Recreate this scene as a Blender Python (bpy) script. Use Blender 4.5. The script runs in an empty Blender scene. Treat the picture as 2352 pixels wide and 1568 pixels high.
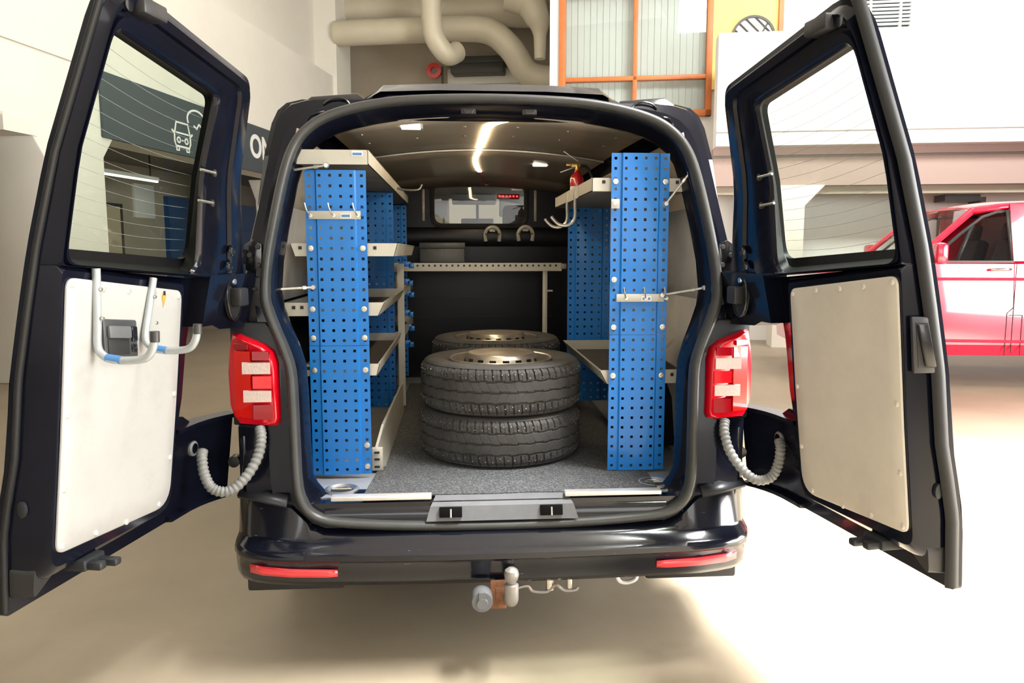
import bpy, bmesh, math, random
from mathutils import Vector, Matrix
random.seed(7)
S = bpy.context.scene
COL = S.collection
R = math.radians
# ------------------------------------------------------------------ camera
cam = bpy.data.objects.new('camera', bpy.data.cameras.new('camera')); COL.objects.link(cam)
cam.data.sensor_width = 36.0
cam.data.lens = 36.0 * 1767 / 2352
cam.data.clip_start = 0.05
CAMX, CAMY, CAMZ = -0.125, -2.70, 1.43
cam.location = (CAMX, CAMY, CAMZ)
cam.rotation_euler = (R(90 - 6.6), 0, R(-4.08))
S.camera = cam
# ------------------------------------------------------------------ world, big lights, exposure
w = bpy.data.worlds.new('daylight'); S.world = w; w.use_nodes = True
w.node_tree.nodes['Background'].inputs[0].default_value = (1.0, 0.985, 0.95, 1)
w.node_tree.nodes['Background'].inputs[1].default_value = 0.4
S.view_settings.view_transform = 'Standard'; S.view_settings.look = 'None'
S.view_settings.gamma = 1; S.view_settings.use_curve_mapping = False
S.view_settings.exposure = -0.35
HA = R(11.3); HC, HS = math.cos(HA), math.sin(HA)
def hp(u, v, z):                      # hall coordinates (u right, v deep) to world
    return (CAMX + u * HC + v * HS, CAMY - u * HS + v * HC, z)
def area(name, loc, target, sx, sy, power, color=(1, 1, 1)):
    l = bpy.data.lights.new(name, 'AREA'); l.shape = 'RECTANGLE'; l.size = sx; l.size_y = sy
    l.energy = power; l.color = color
    o = bpy.data.objects.new(name, l); COL.objects.link(o); o.location = loc
    o.rotation_euler = (Vector(target) - Vector(loc)).to_track_quat('-Z', 'Y').to_euler()
    return o
area('window_daylight', hp(7.0, 2.8, 2.1), hp(0, 3.0, 0.7), 6, 3.2, 1900, (1.0, 0.985, 0.96))
area('floor_fill', hp(4.6, 2.6, 7.4), hp(4.1, 2.5, 0), 3.0, 5, 2900, (1.0, 0.985, 0.96)).data.spread = R(62)  # unseen fill added overhead to brighten the floor on the right
area('ceiling_lamps', hp(-2.5, 9.0, 7.4), hp(-2.5, 9.0, 0), 6, 9, 200, (1.0, 0.95, 0.87))
area('parapet_fill', hp(5.5, 7.2, 7.2), hp(5.5, 12.5, 3.9), 8, 1.5, 620, (1.0, 0.985, 0.96)).data.spread = R(110)  # unseen fill added to whiten the parapet and the wall above it
area('front_fill', hp(1.0, -4.9, 2.6), hp(0.3, 3, 1.4), 8, 2.6, 260, (0.97, 0.99, 1.0))  # unseen fill added behind the camera to light the rack fronts
# ------------------------------------------------------------------ helpers
MATS = {}
def mat(name, col, rough=0.5, metal=0.0, coat=0.0, emit=None, estr=0.0, var=0.0, vscale=8.0, bump=0.0, bscale=60.0, spec=0.5, stretch=None, wear=None, wscale=30, wlo=.62, whi=.7):
    if name in MATS: return MATS[name]
    m = bpy.data.materials.new(name); m.use_nodes = True
    nt = m.node_tree; b = nt.nodes['Principled BSDF']
    def setc(c): b.inputs['Base Color'].default_value = (*c, 1)
    setc(col)
    b.inputs['Roughness'].default_value = rough; b.inputs['Metallic'].default_value = metal
    b.inputs['Coat Weight'].default_value = coat; b.inputs['Coat Roughness'].default_value = 0.04
    b.inputs['Specular IOR Level'].default_value = spec
    if emit:
        b.inputs['Emission Color'].default_value = (*emit, 1); b.inputs['Emission Strength'].default_value = estr
    tc = None
    def coords():
        t = nt.nodes.new('ShaderNodeTexCoord'); mp = nt.nodes.new('ShaderNodeMapping')
        if stretch: mp.inputs['Scale'].default_value = stretch
        nt.links.new(t.outputs['Object'], mp.inputs['Vector']); return mp.outputs[0]
    if var > 0 or bump > 0 or wear: tc = coords()
    last = None
    if var > 0:
        n = nt.nodes.new('ShaderNodeTexNoise'); n.inputs['Scale'].default_value = vscale; n.inputs['Detail'].default_value = 8
        n.inputs['Roughness'].default_value = 0.65
        nt.links.new(tc, n.inputs['Vector'])
        rp = nt.nodes.new('ShaderNodeValToRGB')
        rp.color_ramp.elements[0].position = 0.3; rp.color_ramp.elements[1].position = 0.7
        rp.color_ramp.elements[0].color = (*[c * (1 - var) for c in col], 1)
        rp.color_ramp.elements[1].color = (*[min(1, c * (1 + var)) for c in col], 1)
        nt.links.new(n.outputs['Fac'], rp.inputs[0]); last = rp.outputs[0]
    if wear:
        n = nt.nodes.new('ShaderNodeTexNoise'); n.inputs['Scale'].default_value = wscale; n.inputs['Detail'].default_value = 10
        n.inputs['Roughness'].default_value = 0.7
        nt.links.new(tc, n.inputs['Vector'])
        rp = nt.nodes.new('ShaderNodeValToRGB'); rp.color_ramp.elements[0].position = wlo; rp.color_ramp.elements[1].position = whi
        nt.links.new(n.outputs['Fac'], rp.inputs[0])
        mx = nt.nodes.new('ShaderNodeMix'); mx.data_type = 'RGBA'
        nt.links.new(rp.outputs[0], mx.inputs[0])
        if last: nt.links.new(last, mx.inputs[6])
        else: mx.inputs[6].default_value = (*col, 1)
        mx.inputs[7].default_value = (*wear, 1); last = mx.outputs[2]
    if last: nt.links.new(last, b.inputs['Base Color'])
    if bump > 0:
        n = nt.nodes.new('ShaderNodeTexNoise'); n.inputs['Scale'].default_value = bscale; n.inputs['Detail'].default_value = 6
        nt.links.new(tc, n.inputs['Vector'])
        bp = nt.nodes.new('ShaderNodeBump'); bp.inputs['Strength'].default_value = bump; bp.inputs['Distance'].default_value = 0.01
        nt.links.new(n.outputs['Fac'], bp.inputs['Height']); nt.links.new(bp.outputs[0], b.inputs['Normal'])
    MATS[name] = m; return m
def glassmat(name, tint, refl=0.04):
    m = bpy.data.materials.new(name); m.use_nodes = True; nt = m.node_tree; nt.nodes.clear()
    o = nt.nodes.new('ShaderNodeOutputMaterial'); t = nt.nodes.new('ShaderNodeBsdfTransparent'); g = nt.nodes.new('ShaderNodeBsdfGlossy')
    t.inputs[0].default_value = (*tint, 1); g.inputs['Roughness'].default_value = 0.02
    mx = nt.nodes.new('ShaderNodeMixShader'); f = nt.nodes.new('ShaderNodeLayerWeight'); f.inputs[0].default_value = 0.5
    p = nt.nodes.new('ShaderNodeMath'); p.operation = 'POWER'; p.inputs[1].default_value = 4.0; nt.links.new(f.outputs['Facing'], p.inputs[0])
    q = nt.nodes.new('ShaderNodeMath'); q.operation = 'MULTIPLY_ADD'; q.inputs[1].default_value = 0.6; q.inputs[2].default_value = refl; nt.links.new(p.outputs[0], q.inputs[0])
    nt.links.new(q.outputs[0], mx.inputs[0]); nt.links.new(t.outputs[0], mx.inputs[1]); nt.links.new(g.outputs[0], mx.inputs[2])
    nt.links.new(mx.outputs[0], o.inputs[0]); MATS[name] = m; return m

def rmat(rot):
    return Matrix.Identity(3) if rot is None else (rot if isinstance(rot, Matrix) else Matrix.Rotation(rot[2], 3, 'Z') @ Matrix.Rotation(rot[1], 3, 'Y') @ Matrix.Rotation(rot[0], 3, 'X'))
class MB:
    def __init__(s): s.v = []; s.f = []
    def add(s, vs, fs):
        n = len(s.v); s.v += [tuple(p) for p in vs]; s.f += [tuple(i + n for i in f) for f in fs]; return s
    def box(s, c, size, rot=None):
        M = rmat(rot); c = Vector(c); hx, hy, hz = [k / 2 for k in size]
        vs = [c + M @ Vector((x * hx, y * hy, z * hz)) for x in (-1, 1) for y in (-1, 1) for z in (-1, 1)]
        return s.add(vs, [(0, 1, 3, 2), (4, 6, 7, 5), (0, 4, 5, 1), (2, 3, 7, 6), (0, 2, 6, 4), (1, 5, 7, 3)])
    def bx(s, x0, x1, y0, y1, z0, z1): return s.box(((x0 + x1) / 2, (y0 + y1) / 2, (z0 + z1) / 2), (x1 - x0, y1 - y0, z1 - z0))
    def loft(s, loops, closed=True, cap0=False, cap1=False):
        n = len(loops[0]); vs = [p for l in loops for p in l]; fs = []
        for i in range(len(loops) - 1):
            for j in range(n if closed else n - 1):
                k = (j + 1) % n; fs.append((i * n + j, i * n + k, (i + 1) * n + k, (i + 1) * n + j))
        if cap0: fs.append(tuple(range(n - 1, -1, -1)))
        if cap1: fs.append(tuple((len(loops) - 1) * n + j for j in range(n)))
        return s.add(vs, fs)
    def prism(s, poly, d):             # poly: 3d points, d: extrusion vector
        d = Vector(d); a = [Vector(p) for p in poly]
        return s.loft([a, [p + d for p in a]], True, True, True)
    def tube(s, path, r, seg=10, closed=False, cap=True):
        P = [Vector(p) for p in path]; n = len(P); rs = r if isinstance(r, (list, tuple)) else [r] * n
        loops = []; up = None
        for i in range(n):
            a = P[(i - 1) % n] if (i > 0 or closed) else P[i]; b = P[(i + 1) % n] if (i < n - 1 or closed) else P[i]
            t = (b - a).normalized()
            if up is None: up = t.orthogonal().normalized()
            up = (up - t * up.dot(t))
            up = up.normalized() if up.length > 1e-6 else t.orthogonal().normalized()
            q = t.cross(up)
            loops.append([P[i] + (up * math.cos(k * 2 * math.pi / seg) + q * math.sin(k * 2 * math.pi / seg)) * rs[i] for k in range(seg)])
        if closed: loops.append(loops[0])
        return s.loft(loops, True, cap and not closed, cap and not closed)
    def cyl(s, p0, p1, r0, r1=None, seg=16): return s.tube([p0, p1], [r0, r0 if r1 is None else r1], seg)
    def lathe(s, prof, c=(0, 0, 0), axis=(0, 0, 1), seg=32, cap=False):    # prof: (r, h)
        ax = Vector(axis).normalized(); e1 = ax.orthogonal().normalized(); e2 = ax.cross(e1); c = Vector(c)
        loops = [[c + ax * h + (e1 * math.cos(k * 2 * math.pi / seg) + e2 * math.sin(k * 2 * math.pi / seg)) * r for k in range(seg)] for r, h in prof]
        return s.loft(loops, True, cap, cap)
    def build(s, name, m, parent=None, loc=None, rot=None, bev=0, bseg=2, sharp=35, solid=0, kind=None, label=None, flip=False, recalc=True, merge=True, flat=False):
        me = bpy.data.meshes.new(name); me.from_pydata([tuple(p) for p in s.v], [], s.f)
        bm = bmesh.new(); bm.from_mesh(me)
        if merge: bmesh.ops.remove_doubles(bm, verts=bm.verts, dist=1e-5)
        if recalc: bmesh.ops.recalc_face_normals(bm, faces=bm.faces)
        if flip: bmesh.ops.reverse_faces(bm, faces=bm.faces)
        if bev > 0:
            es = [e for e in bm.edges if len(e.link_faces) == 2 and e.calc_face_angle(0) > R(40)]
            bmesh.ops.bevel(bm, geom=es, offset=bev, offset_type='OFFSET', segments=bseg, profile=0.5, affect='EDGES', clamp_overlap=True)
        bm.to_mesh(me); bm.free()
        for p in me.polygons: p.use_smooth = not flat
        if not flat: me.set_sharp_from_angle(angle=R(sharp))
        if m: me.materials.append(MATS[m] if isinstance(m, str) else m)
        o = bpy.data.objects.new(name, me); COL.objects.link(o)
        if parent is not None: o.parent = parent
        if loc: o.location = loc
        if rot: o.rotation_euler = rot
        if solid:
            md = o.modifiers.new('solid', 'SOLIDIFY'); md.thickness = solid; md.offset = 0
        if kind: o['kind'] = kind
        if label: o['label'] = label
        return o
def thing(name, label, cat, loc=(0, 0, 0), rotz=0, group=None):
    o = bpy.data.objects.new(name, None); COL.objects.link(o); o.empty_display_size = 0.1
    o.location = loc; o.rotation_euler = (0, 0, rotz); o['label'] = label; o['category'] = cat
    if group: o['group'] = group
    return o
def tag(o, label, cat, group=None):
    o['label'] = label; o['category'] = cat
    if group: o['group'] = group
    return o
def struct(o, label=None):
    o['kind'] = 'structure'
    if label: o['label'] = label
    return o
def copy_child(o, parent, loc=None, rot=None):
    c = o.copy(); COL.objects.link(c); c.parent = parent
    if loc is not None: c.location = loc
    if rot is not None: c.rotation_euler = rot
    return c
def lerp(a, b, t): return a + (b - a) * t
def interp(x, xs, ys):
    if x <= xs[0]: return ys[0]
    for i in range(len(xs) - 1):
        if x <= xs[i + 1]: return lerp(ys[i], ys[i + 1], (x - xs[i]) / (xs[i + 1] - xs[i]))
    return ys[-1]
def rrect(cs, rad, ns=6, nc=5):
    n = len(cs); V = [Vector((c[0], c[1])) for c in cs]; out = []
    for i in range(n):
        p, a, b = V[i], V[(i - 1) % n], V[(i + 1) % n]
        r = rad[i] if isinstance(rad, (list, tuple)) else rad
        p0 = p + (a - p).normalized() * r; p1 = p + (b - p).normalized() * r
        for k in range(nc + 1):
            t = k / nc; out.append((1 - t) ** 2 * p0 + 2 * t * (1 - t) * p + t * t * p1)
        rn = rad[(i + 1) % n] if isinstance(rad, (list, tuple)) else rad
        q = b + (p - b).normalized() * rn
        for k in range(1, ns): out.append(p1.lerp(q, k / ns))
    return out
def smooth_path(pts, n=6, closed=False):
    P = [Vector(p) for p in pts]; out = []; m = len(P)
    rng = m if closed else m - 1
    for i in range(rng):
        p0 = P[(i - 1) % m] if (closed or i > 0) else P[0]; p1 = P[i]; p2 = P[(i + 1) % m]; p3 = P[(i + 2) % m] if (closed or i + 2 < m) else P[-1]
        for k in range(n):
            t = k / n
            out.append(0.5 * ((2 * p1) + (p2 - p0) * t + (2 * p0 - 5 * p1 + 4 * p2 - p3) * t * t + (3 * p1 - p0 - 3 * p2 + p3) * t ** 3))
    if not closed: out.append(P[-1])
    return out
# ------------------------------------------------------------------ materials
mat('paint', (0.004, 0.005, 0.010), 0.13, 0, 0.35, spec=.4, var=.25, vscale=3)
mat('paint_bumper', (0.004, 0.005, 0.010), 0.16, 0, 0.35, spec=.4, wear=(.22, .23, .25), wscale=30, wlo=.655, whi=.70, stretch=(.5, 1, 4))
mat('paint_inner', (0.004, 0.005, 0.011), 0.18, 0, 0.1, spec=.26, var=.3, vscale=6, wear=(.12, .12, .12), wscale=22, wlo=.72, whi=.78)
mat('black_plastic', (0.018, 0.018, 0.019), 0.45, bump=.05, bscale=300)
mat('black_gloss', (0.008, 0.008, 0.010), 0.2, coat=.4)
mat('rubber', (0.038, 0.039, 0.038), 0.42, var=.15, vscale=10)
mat('edge_rubber', (.014, .014, .014), .5, spec=.25)
mat('rubber_dark', (0.012, 0.012, 0.012), 0.6)
mat('housing_plastic', (0.020, 0.022, 0.025), .42, spec=.35)
mat('pocket_black', (.002, .002, .002), .6, spec=.1)
mat('handle_grey', (.045, .047, .05), .4)
mat('flap_grey', (.11, .115, .12), .4)
mat('lens_main', (.72, .008, .004), .14, coat=1)
mat('grey_plastic', (0.12, 0.125, 0.135), 0.5, var=.12, vscale=12)
mat('conduit', (0.20, 0.205, 0.20), 0.5, var=.2, vscale=20)
mat('door_liner', (0.40, 0.40, 0.392), 0.4, var=.07, vscale=5, wear=(.28, .28, .27), wscale=5, wlo=.5, whi=.85)
mat('blue_steel', (0.002, 0.165, 0.56), 0.38, coat=.15, var=.07, vscale=4, wear=(.16, .27, .48), wscale=14, wlo=.68, whi=.74)
mat('tray', (0.52, 0.50, 0.43), 0.42, 0.15, var=.08, vscale=6)
mat('tray_bottom', (0.16, 0.155, 0.15), 0.7, var=.2, vscale=10)
mat('tray_mat', (0.05, 0.045, 0.04), 0.9, var=.3, vscale=60)
mat('zinc', (0.62, 0.60, 0.55), 0.32, 0.9, var=.15, vscale=40)
mat('alu', (0.72, 0.71, 0.69), 0.35, 0.6, var=.12, vscale=12)
mat('steel_floor', (0.30, 0.32, 0.35), 0.4, 0.3, var=.15, vscale=6)
mat('carpet', (0.035, 0.037, 0.040), 0.95, bump=.5, bscale=260, wear=(.17, .18, .19), wscale=140, wlo=.46, whi=.66)
mat('plywood', (0.42, 0.35, 0.26), 0.55, var=.18, vscale=3, stretch=(1, 1, 4))
mat('side_liner', (0.36, 0.34, 0.31), 0.55, var=.15, vscale=4)
mat('ceiling_liner', (0.36, 0.325, 0.275), 0.34, var=.12, vscale=3, stretch=(1, 6, 1))
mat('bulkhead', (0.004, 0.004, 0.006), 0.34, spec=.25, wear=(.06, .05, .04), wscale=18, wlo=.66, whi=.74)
mat('tyre', (0.052, 0.050, 0.048), 0.68, var=.35, vscale=9, bump=.1, bscale=90)
mat('stud', (0.6, 0.58, 0.54), 0.3, 0.9)
mat('rim', (0.66, 0.60, 0.50), 0.3, 0.85, var=.12, vscale=14)
mat('rust', (0.17, 0.07, 0.03), 0.8, var=.5, vscale=25, bump=.3)
mat('tow_steel', (0.30, 0.285, 0.27), 0.45, 0.5, wear=(.30, .14, .06), wscale=26, wlo=.55, whi=.65)
mat('lens_red', (0.55, 0.002, 0.012), 0.12, coat=1, emit=(1, .0, .02), estr=.02)
mat('lens_dark', (0.30, 0.002, 0.010), 0.15, coat=1)
mat('lens_bright', (0.75, 0.01, 0.02), 0.12, coat=1)
mat('lens_clear', (0.62, 0.50, 0.46), 0.15, coat=1, bump=.2, bscale=120)
mat('reflector', (0.80, 0.035, 0.05), 0.25, coat=1)
mat('led', (1, .9, .75), .5, emit=(1.0, 0.78, 0.50), estr=60)
mat('dome', (1, .9, .8), .5, emit=(1.0, 0.86, 0.66), estr=8)
mat('lamp_tube', (1, 1, 1), .5, emit=(1.0, 0.96, 0.88), estr=5)
mat('red_led_reflection', (.8, .02, .02), .3, emit=(1, .06, .08), estr=1.6)  # glow put in for a red lamp's reflection in the glass
mat('ext_red', (0.55, 0.012, 0.018), 0.25, coat=.6)
mat('brass', (0.65, 0.42, 0.12), 0.35, 0.8)
mat('hose_black', (0.012, 0.012, 0.012), 0.5)
mat('white_label', (0.75, 0.74, 0.70), 0.5)
mat('blue_label', (0.07, 0.22, 0.5), 0.5)
mat('grey_tube', (0.42, 0.45, 0.46), 0.38, 0.35, var=.1, vscale=14)
mat('box_grey', (0.07, 0.072, 0.068), 0.45, 0.2, wear=(.2, .2, .18), wscale=20, wlo=.64, whi=.7)
mat('cab_grey', (0.30, 0.30, 0.29), 0.8)
mat('cab_dark', (0.03, 0.03, 0.033), 0.7)
mat('red_paint', (0.62, 0.008, 0.045), 0.2, coat=1)
mat('seat_cloth', (0.03, 0.032, 0.036), 0.9, var=.2, vscale=30)
mat('chrome', (0.75, 0.75, 0.75), 0.15, 1)
mat('wall_white', (0.80, 0.775, 0.70), 0.75, var=.03, vscale=1.2)
mat('wall_bright', (0.84, 0.83, 0.81), 0.7, var=.02, vscale=1)
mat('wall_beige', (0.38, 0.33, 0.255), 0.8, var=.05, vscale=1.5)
mat('pink_band_shaded', (0.38, 0.285, 0.25), 0.75)  # shade under the parapet is darkened into this pink
mat('soffit_dark', (0.26, 0.23, 0.20), 0.85)
mat('duct', (0.60, 0.55, 0.43), 0.5, 0.1, var=.04, vscale=2)
mat('sign', (0.058, 0.075, 0.085), 0.6)
mat('sign_white', (0.85, 0.85, 0.83), 0.6)
mat('orange_wood', (0.52, 0.15, 0.035), 0.45, var=.15, vscale=4)
mat('yellow_wall', (0.85, 0.62, 0.20), 0.7)
mat('blind', (0.66, 0.68, 0.67), 0.6)
mat('dark_metal', (0.06, 0.06, 0.055), 0.5, 0.4)
mat('beige_door', (0.52, 0.44, 0.30), 0.6)
mat('blue_door', (0.012, 0.065, 0.19), 0.5)
mat('floor_concrete', (0.29, 0.243, 0.175), 0.42, var=.14, vscale=.9, wear=(.23, .195, .14), wscale=2.4, wlo=.6, whi=.8)
glassmat('glass_door', (0.80, 0.90, 0.83)); glassmat('glass_clear', (0.90, 0.93, 0.92)); glassmat('glass_tint', (0.55, 0.60, 0.60))
# ================================================================== THE HALL (built in hall coordinates, turned 11.3 degrees to the van)
class HB(MB):                          # mesh builder in hall coordinates
    def build(s, *a, **k):
        s.v = [hp(*p) for p in s.v]; return MB.build(s, *a, **k)
def hbox(name, m, u0, u1, v0, v1, z0, z1, parent=None, **k):
    return HB().bx(u0, u1, v0, v1, z0, z1).build(name, m, parent, **k)
struct(hbox('floor', 'floor_concrete', -16, 18, -7, 24, -.12, 0))
struct(hbox('ceiling', 'wall_white', -7, 16, -4.5, 22, 7.6, 7.8))
struct(hbox('wall_front', 'wall_bright', -10, 8, -5.4, -5.0, 0, 7.8))
# ---- left side: fascia on haunched columns, a lower room behind
wl = struct(hbox('wall_left', 'wall_white', -6.35, -5.9, -7, 17.2, 3.52, 5.15))
b = HB().bx(-6.35, -5.9, -7, 17.2, 2.77, 3.49); b.bx(-6.2, -5.94, -7, 17.2, 3.48, 3.53); b.build('lintel_beam', 'wall_white', wl)
hbox('upper_wall', 'wall_white', -6.9, -6.3, -7, 17.2, 5.1, 7.6, wl)
for v0 in (0.9, 7.55, 14.2):
    HB().prism([(-6.75, v0, 0), (-6.75, v0 + .97, 0), (-6.75, v0 + .97, 2.53), (-6.75, v0 + 1.17, 2.78), (-6.75, v0 - .28, 2.78), (-6.75, v0, 2.42)], (.86, 0, 0)).build('column', 'wall_white', wl, bev=.02)
HB().prism([(-6.3, 7.0, 2.62), (-6.3, 7.45, 2.62), (-6.3, 7.45, 2.80), (-6.3, 7.0, 2.80)], (.42, 0, 0)).build('corbel', 'wall_white', wl)
tr = struct(hbox('trim_1', 'wall_white', -6.35, -5.82, 16.3, 17.2, 0, 7.6))
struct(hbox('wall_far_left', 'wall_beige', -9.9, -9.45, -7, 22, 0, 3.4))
struct(hbox('trim_2', 'soffit_dark', -9.6, -6.2, -7, 22, 3.15, 3.3))
d = hbox('door_1', 'beige_door', -9.45, -9.38, 13.0, 13.95, 0, 2.3); struct(d)
b = HB(); b.bx(-9.45, -9.36, 13.95, 14.0, 0, 2.36); b.bx(-9.45, -9.36, 12.95, 13.0, 0, 2.36); b.bx(-9.45, -9.36, 12.95, 14.0, 2.3, 2.36); b.build('door_frame', 'dark_metal', d)
d2 = hbox('door_2', 'blue_door', -9.45, -9.34, 15.55, 19.9, 0, 2.62); struct(d2)
for k in range(3): hbox('door_rail', 'blue_door', -9.34, -9.31, 15.55, 19.9, .6 + k * .7, .64 + k * .7, d2)
for i, (v0, v1, z, lab) in enumerate(((8.6, 10.6, 2.42, 'glowing white tube lamp under the soffit left of the white column'), (11.3, 13.0, 2.66, 'glowing white tube lamp seen through the left rear door glass'))):
    t = thing('tube_lamp', lab, 'lamp', hp(-8.0, v0, z), 0, 'tube lamps under the soffit')
    o = HB().bx(-8.04, -7.96, v0, v1, z + .03, z + .09).build('housing', 'white_label', t); o.location = [-c for c in t.location]
    o = HB().bx(-8.02, -7.98, v0, v1, z, z + .03).build('tube', 'lamp_tube', t); o.location = [-c for c in t.location]
    for vv in (v0 + .2, v1 - .2):
        o = HB().bx(-8.01, -7.99, vv - .01, vv + .01, z + .09, 3.16).build('hanger', 'dark_metal', t); o.location = [-c for c in t.location]
tag(hbox('wall_board', 'white_label', -9.45, -9.38, 14.45, 15.12, 2.12, 2.8, bev=.01), 'pale blank board on the beige wall behind the left door glass', 'board')
# bench at the far left
t = thing('side_table', 'white thin legged table standing far left behind the open door', 'table', hp(-8.9, 10.6, 0))
for nm, a in (('table_top', (-9.4, -8.5, 10.0, 11.3, .98, 1.03)), ('leg', (-8.56, -8.52, 10.05, 10.09, 0, .98)), ('leg', (-8.56, -8.52, 11.2, 11.24, 0, .98)), ('leg', (-9.36, -9.32, 10.05, 10.09, 0, .98)), ('leg', (-9.36, -9.32, 11.2, 11.24, 0, .98))):
    o = hbox(nm, 'white_label', *a, parent=t); o.location = [-c for c in t.location]
# ---- the long dark sign on the fascia
sg = thing('fascia_sign', 'long dark slate sign with white car icon and lettering on the fascia', 'sign', hp(-5.9, 11.5, 2.75))
def sub(o, t): o.location = [-c for c in t.location]; return o
sub(hbox('sign_board', 'sign', -5.9, -5.86, 8.5, 15.4, 2.76, 3.52, sg, bev=.004), sg)
def stroke(pts, r=.017, closed=False):         # white stroke lying on the board face, pts = (v, z)
    b = HB(); P = [Vector((-5.852, p[0], p[1])) for p in pts]; n = len(P)
    L = [];
    for i in range(n):
        a = P[(i - 1) % n] if (closed or i > 0) else P[i]; c = P[(i + 1) % n] if (closed or i < n - 1) else P[i]
        tn = (c - a).normalized(); q = Vector((0, -tn.z, tn.y)) * r
        L.append([P[i] + q, P[i] - q, P[i] - q + Vector((-.01, 0, 0)), P[i] + q + Vector((-.01, 0, 0))])
    if closed: L.append(L[0])
    b.loft(L, True, not closed, not closed)
    return sub(b.build('sign_mark', 'sign_white', sg), sg)
def circ(cv, cz, rv, rz, a0=0, a1=360, n=18): return [(cv + rv * math.cos(R(a0 + (a1 - a0) * k / n)), cz + rz * math.sin(R(a0 + (a1 - a0) * k / n))) for k in range(n + 1)]
# the car icon
iv = 9.96; kx = .60
def ic(a, z): return (iv + a * kx, z)
stroke([ic(.08, 2.87), ic(.03, 2.93), ic(.03, 3.03), ic(.12, 3.19), ic(.60, 3.19), ic(.69, 3.03), ic(.69, 2.93), ic(.64, 2.87)], .013, True)
stroke([ic(.10, 3.05), ic(.62, 3.05)], .011)
for a in (.2, .52): stroke(circ(iv + a * kx, 2.955, .038, .035), .010)
stroke([ic(.33, 2.955), ic(.39, 2.955)], .010)
for a in (.1, .52): stroke([ic(a, 2.87), ic(a, 2.815), ic(a + .1, 2.815), ic(a + .1, 2.87)], .012)
stroke([ic(.03, 3.03), ic(-.07, 3.07)], .014); stroke([ic(.69, 3.03), ic(.79, 3.07)], .014)
stroke(circ(iv + .60, 3.28, .24, .14, 205, -40), .014); stroke([(iv + .52, 3.20), (iv + .60, 3.17), (iv + .66, 3.24), (iv + .80, 3.17)], .014)
stroke([(iv + .62, 2.98), (iv + .67, 2.95), (iv + .72, 2.99)], .012); stroke([(iv + .84, 3.0), (iv + .84, 2.9)], .013)
def sign_text(txt, v, z, size):
    c = bpy.data.curves.new('txt', 'FONT'); c.body = txt; c.size = size; c.extrude = .004; c.offset = .012
    o = bpy.data.objects.new('txt', c); COL.objects.link(o)
    dg = bpy.context.evaluated_depsgraph_get(); me = bpy.data.meshes.new_from_object(o.evaluated_get(dg))
    bpy.data.objects.remove(o)
    me.materials.append(MATS['sign_white'])
    q = bpy.data.objects.new('sign_lettering', me); COL.objects.link(q); q.parent = sg
    q.location = Vector(hp(-5.855, v, z)) - Vector(sg.location)
    q.rotation_euler = (R(90), 0, R(90) - HA)
    return q
sign_text('ON', 12.20, 3.00, .52)
# ---- far left bay with the ducts
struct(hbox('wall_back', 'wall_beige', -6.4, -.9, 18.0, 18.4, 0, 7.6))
hbox('roller_door', 'wall_white', -3.75, -1.0, 17.9, 18.0, 0, 5.6, bpy.data.objects['wall_back'])
for k in range(6): hbox('door_slat', 'wall_white', -3.75, -1.0, 17.86, 17.9, 3.6 + k * .33, 3.6 + k * .33 + .31, bpy.data.objects['wall_back'])
def duct(name, label, pts, r, seg=24, n=8, flex=False, cat='duct'):
    P = smooth_path([hp(*p) for p in pts], n); t = MB()
    if flex: rr = [r * (1 + .035 * (i % 2)) for i in range(len(P))]
    else: rr = r if not isinstance(r, list) else [interp(i / (len(P) - 1), [k / (len(r) - 1) for k in range(len(r))], r) for i in range(len(P))]
    t.tube(P, rr, seg)
    o = t.build(name, 'duct', sharp=60); return tag(o, label, cat)
duct('air_duct', 'cream round duct running level from the far left wall', [(-5.85, 16.4, 6.05), (-4.0, 16.4, 6.06), (-3.2, 16.4, 6.06), (-2.55, 16.4, 5.98), (-2.1, 16.4, 5.62), (-1.75, 16.6, 5.15), (-1.2, 16.7, 5.05)], .26)
duct('upper_duct', 'wide cream duct running along the top above the others', [(-5.85, 17.2, 6.75), (-4.6, 17.2, 6.75), (-3.9, 17.2, 6.62), (-2.6, 17.2, 6.66), (-1.9, 17.2, 6.6), (-1.42, 17.2, 6.65)], .34)
duct('flexible_hose', 'ribbed cream hose hanging down in front of the ducts', [(-3.6, 15.6, 7.5), (-3.6, 15.6, 6.6), (-3.58, 15.6, 5.95), (-3.5, 15.6, 5.62), (-3.3, 15.75, 5.38), (-3.15, 16.0, 5.5)], .20, n=14, flex=True)
duct('nozzle_duct', 'cream duct tapering to a small ribbed outlet beside the orange window', [(-2.1, 16.0, 6.55), (-1.7, 16.0, 6.4), (-1.5, 16.0, 6.05), (-1.46, 16.0, 5.75), (-1.46, 16.0, 5.3)], [.3, .3, .24, .13, .11], n=10)
o = HB().bx(-3.7, -2.3, 17.5, 17.85, 5.62, 5.78).bx(-3.6, -2.4, 17.45, 17.85, 5.4, 5.62).build('fan_heater', 'dark_metal', bev=.03); tag(o, 'dark grey slim fan heater above the pale roller door', 'heater')
t = thing('hose_reel', 'small red hose reel below the ribbed hanging hose', 'hose reel', hp(-3.95, 17.6, 0))
b = HB(); c = Vector((-3.95, 17.6, 5.5))
sub(MB().lathe([(.08, -.06), (.17, -.06), (.17, .06), (.08, .06), (.08, -.06)], hp(-4.0, 17.6, 5.5), hp(0, 1, 0) and (Vector(hp(0, 1, 0)) - Vector(hp(0, 0, 0))), 20).build('drum', 'ext_red', t), t)
sub(hbox('pipe', 'dark_metal', -3.84, -3.80, 17.6, 17.66, 0, 5.6, t), t)
sub(hbox('bracket', 'white_label', -4.1, -3.82, 17.55, 17.75, 5.0, 5.06, t), t)
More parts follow.
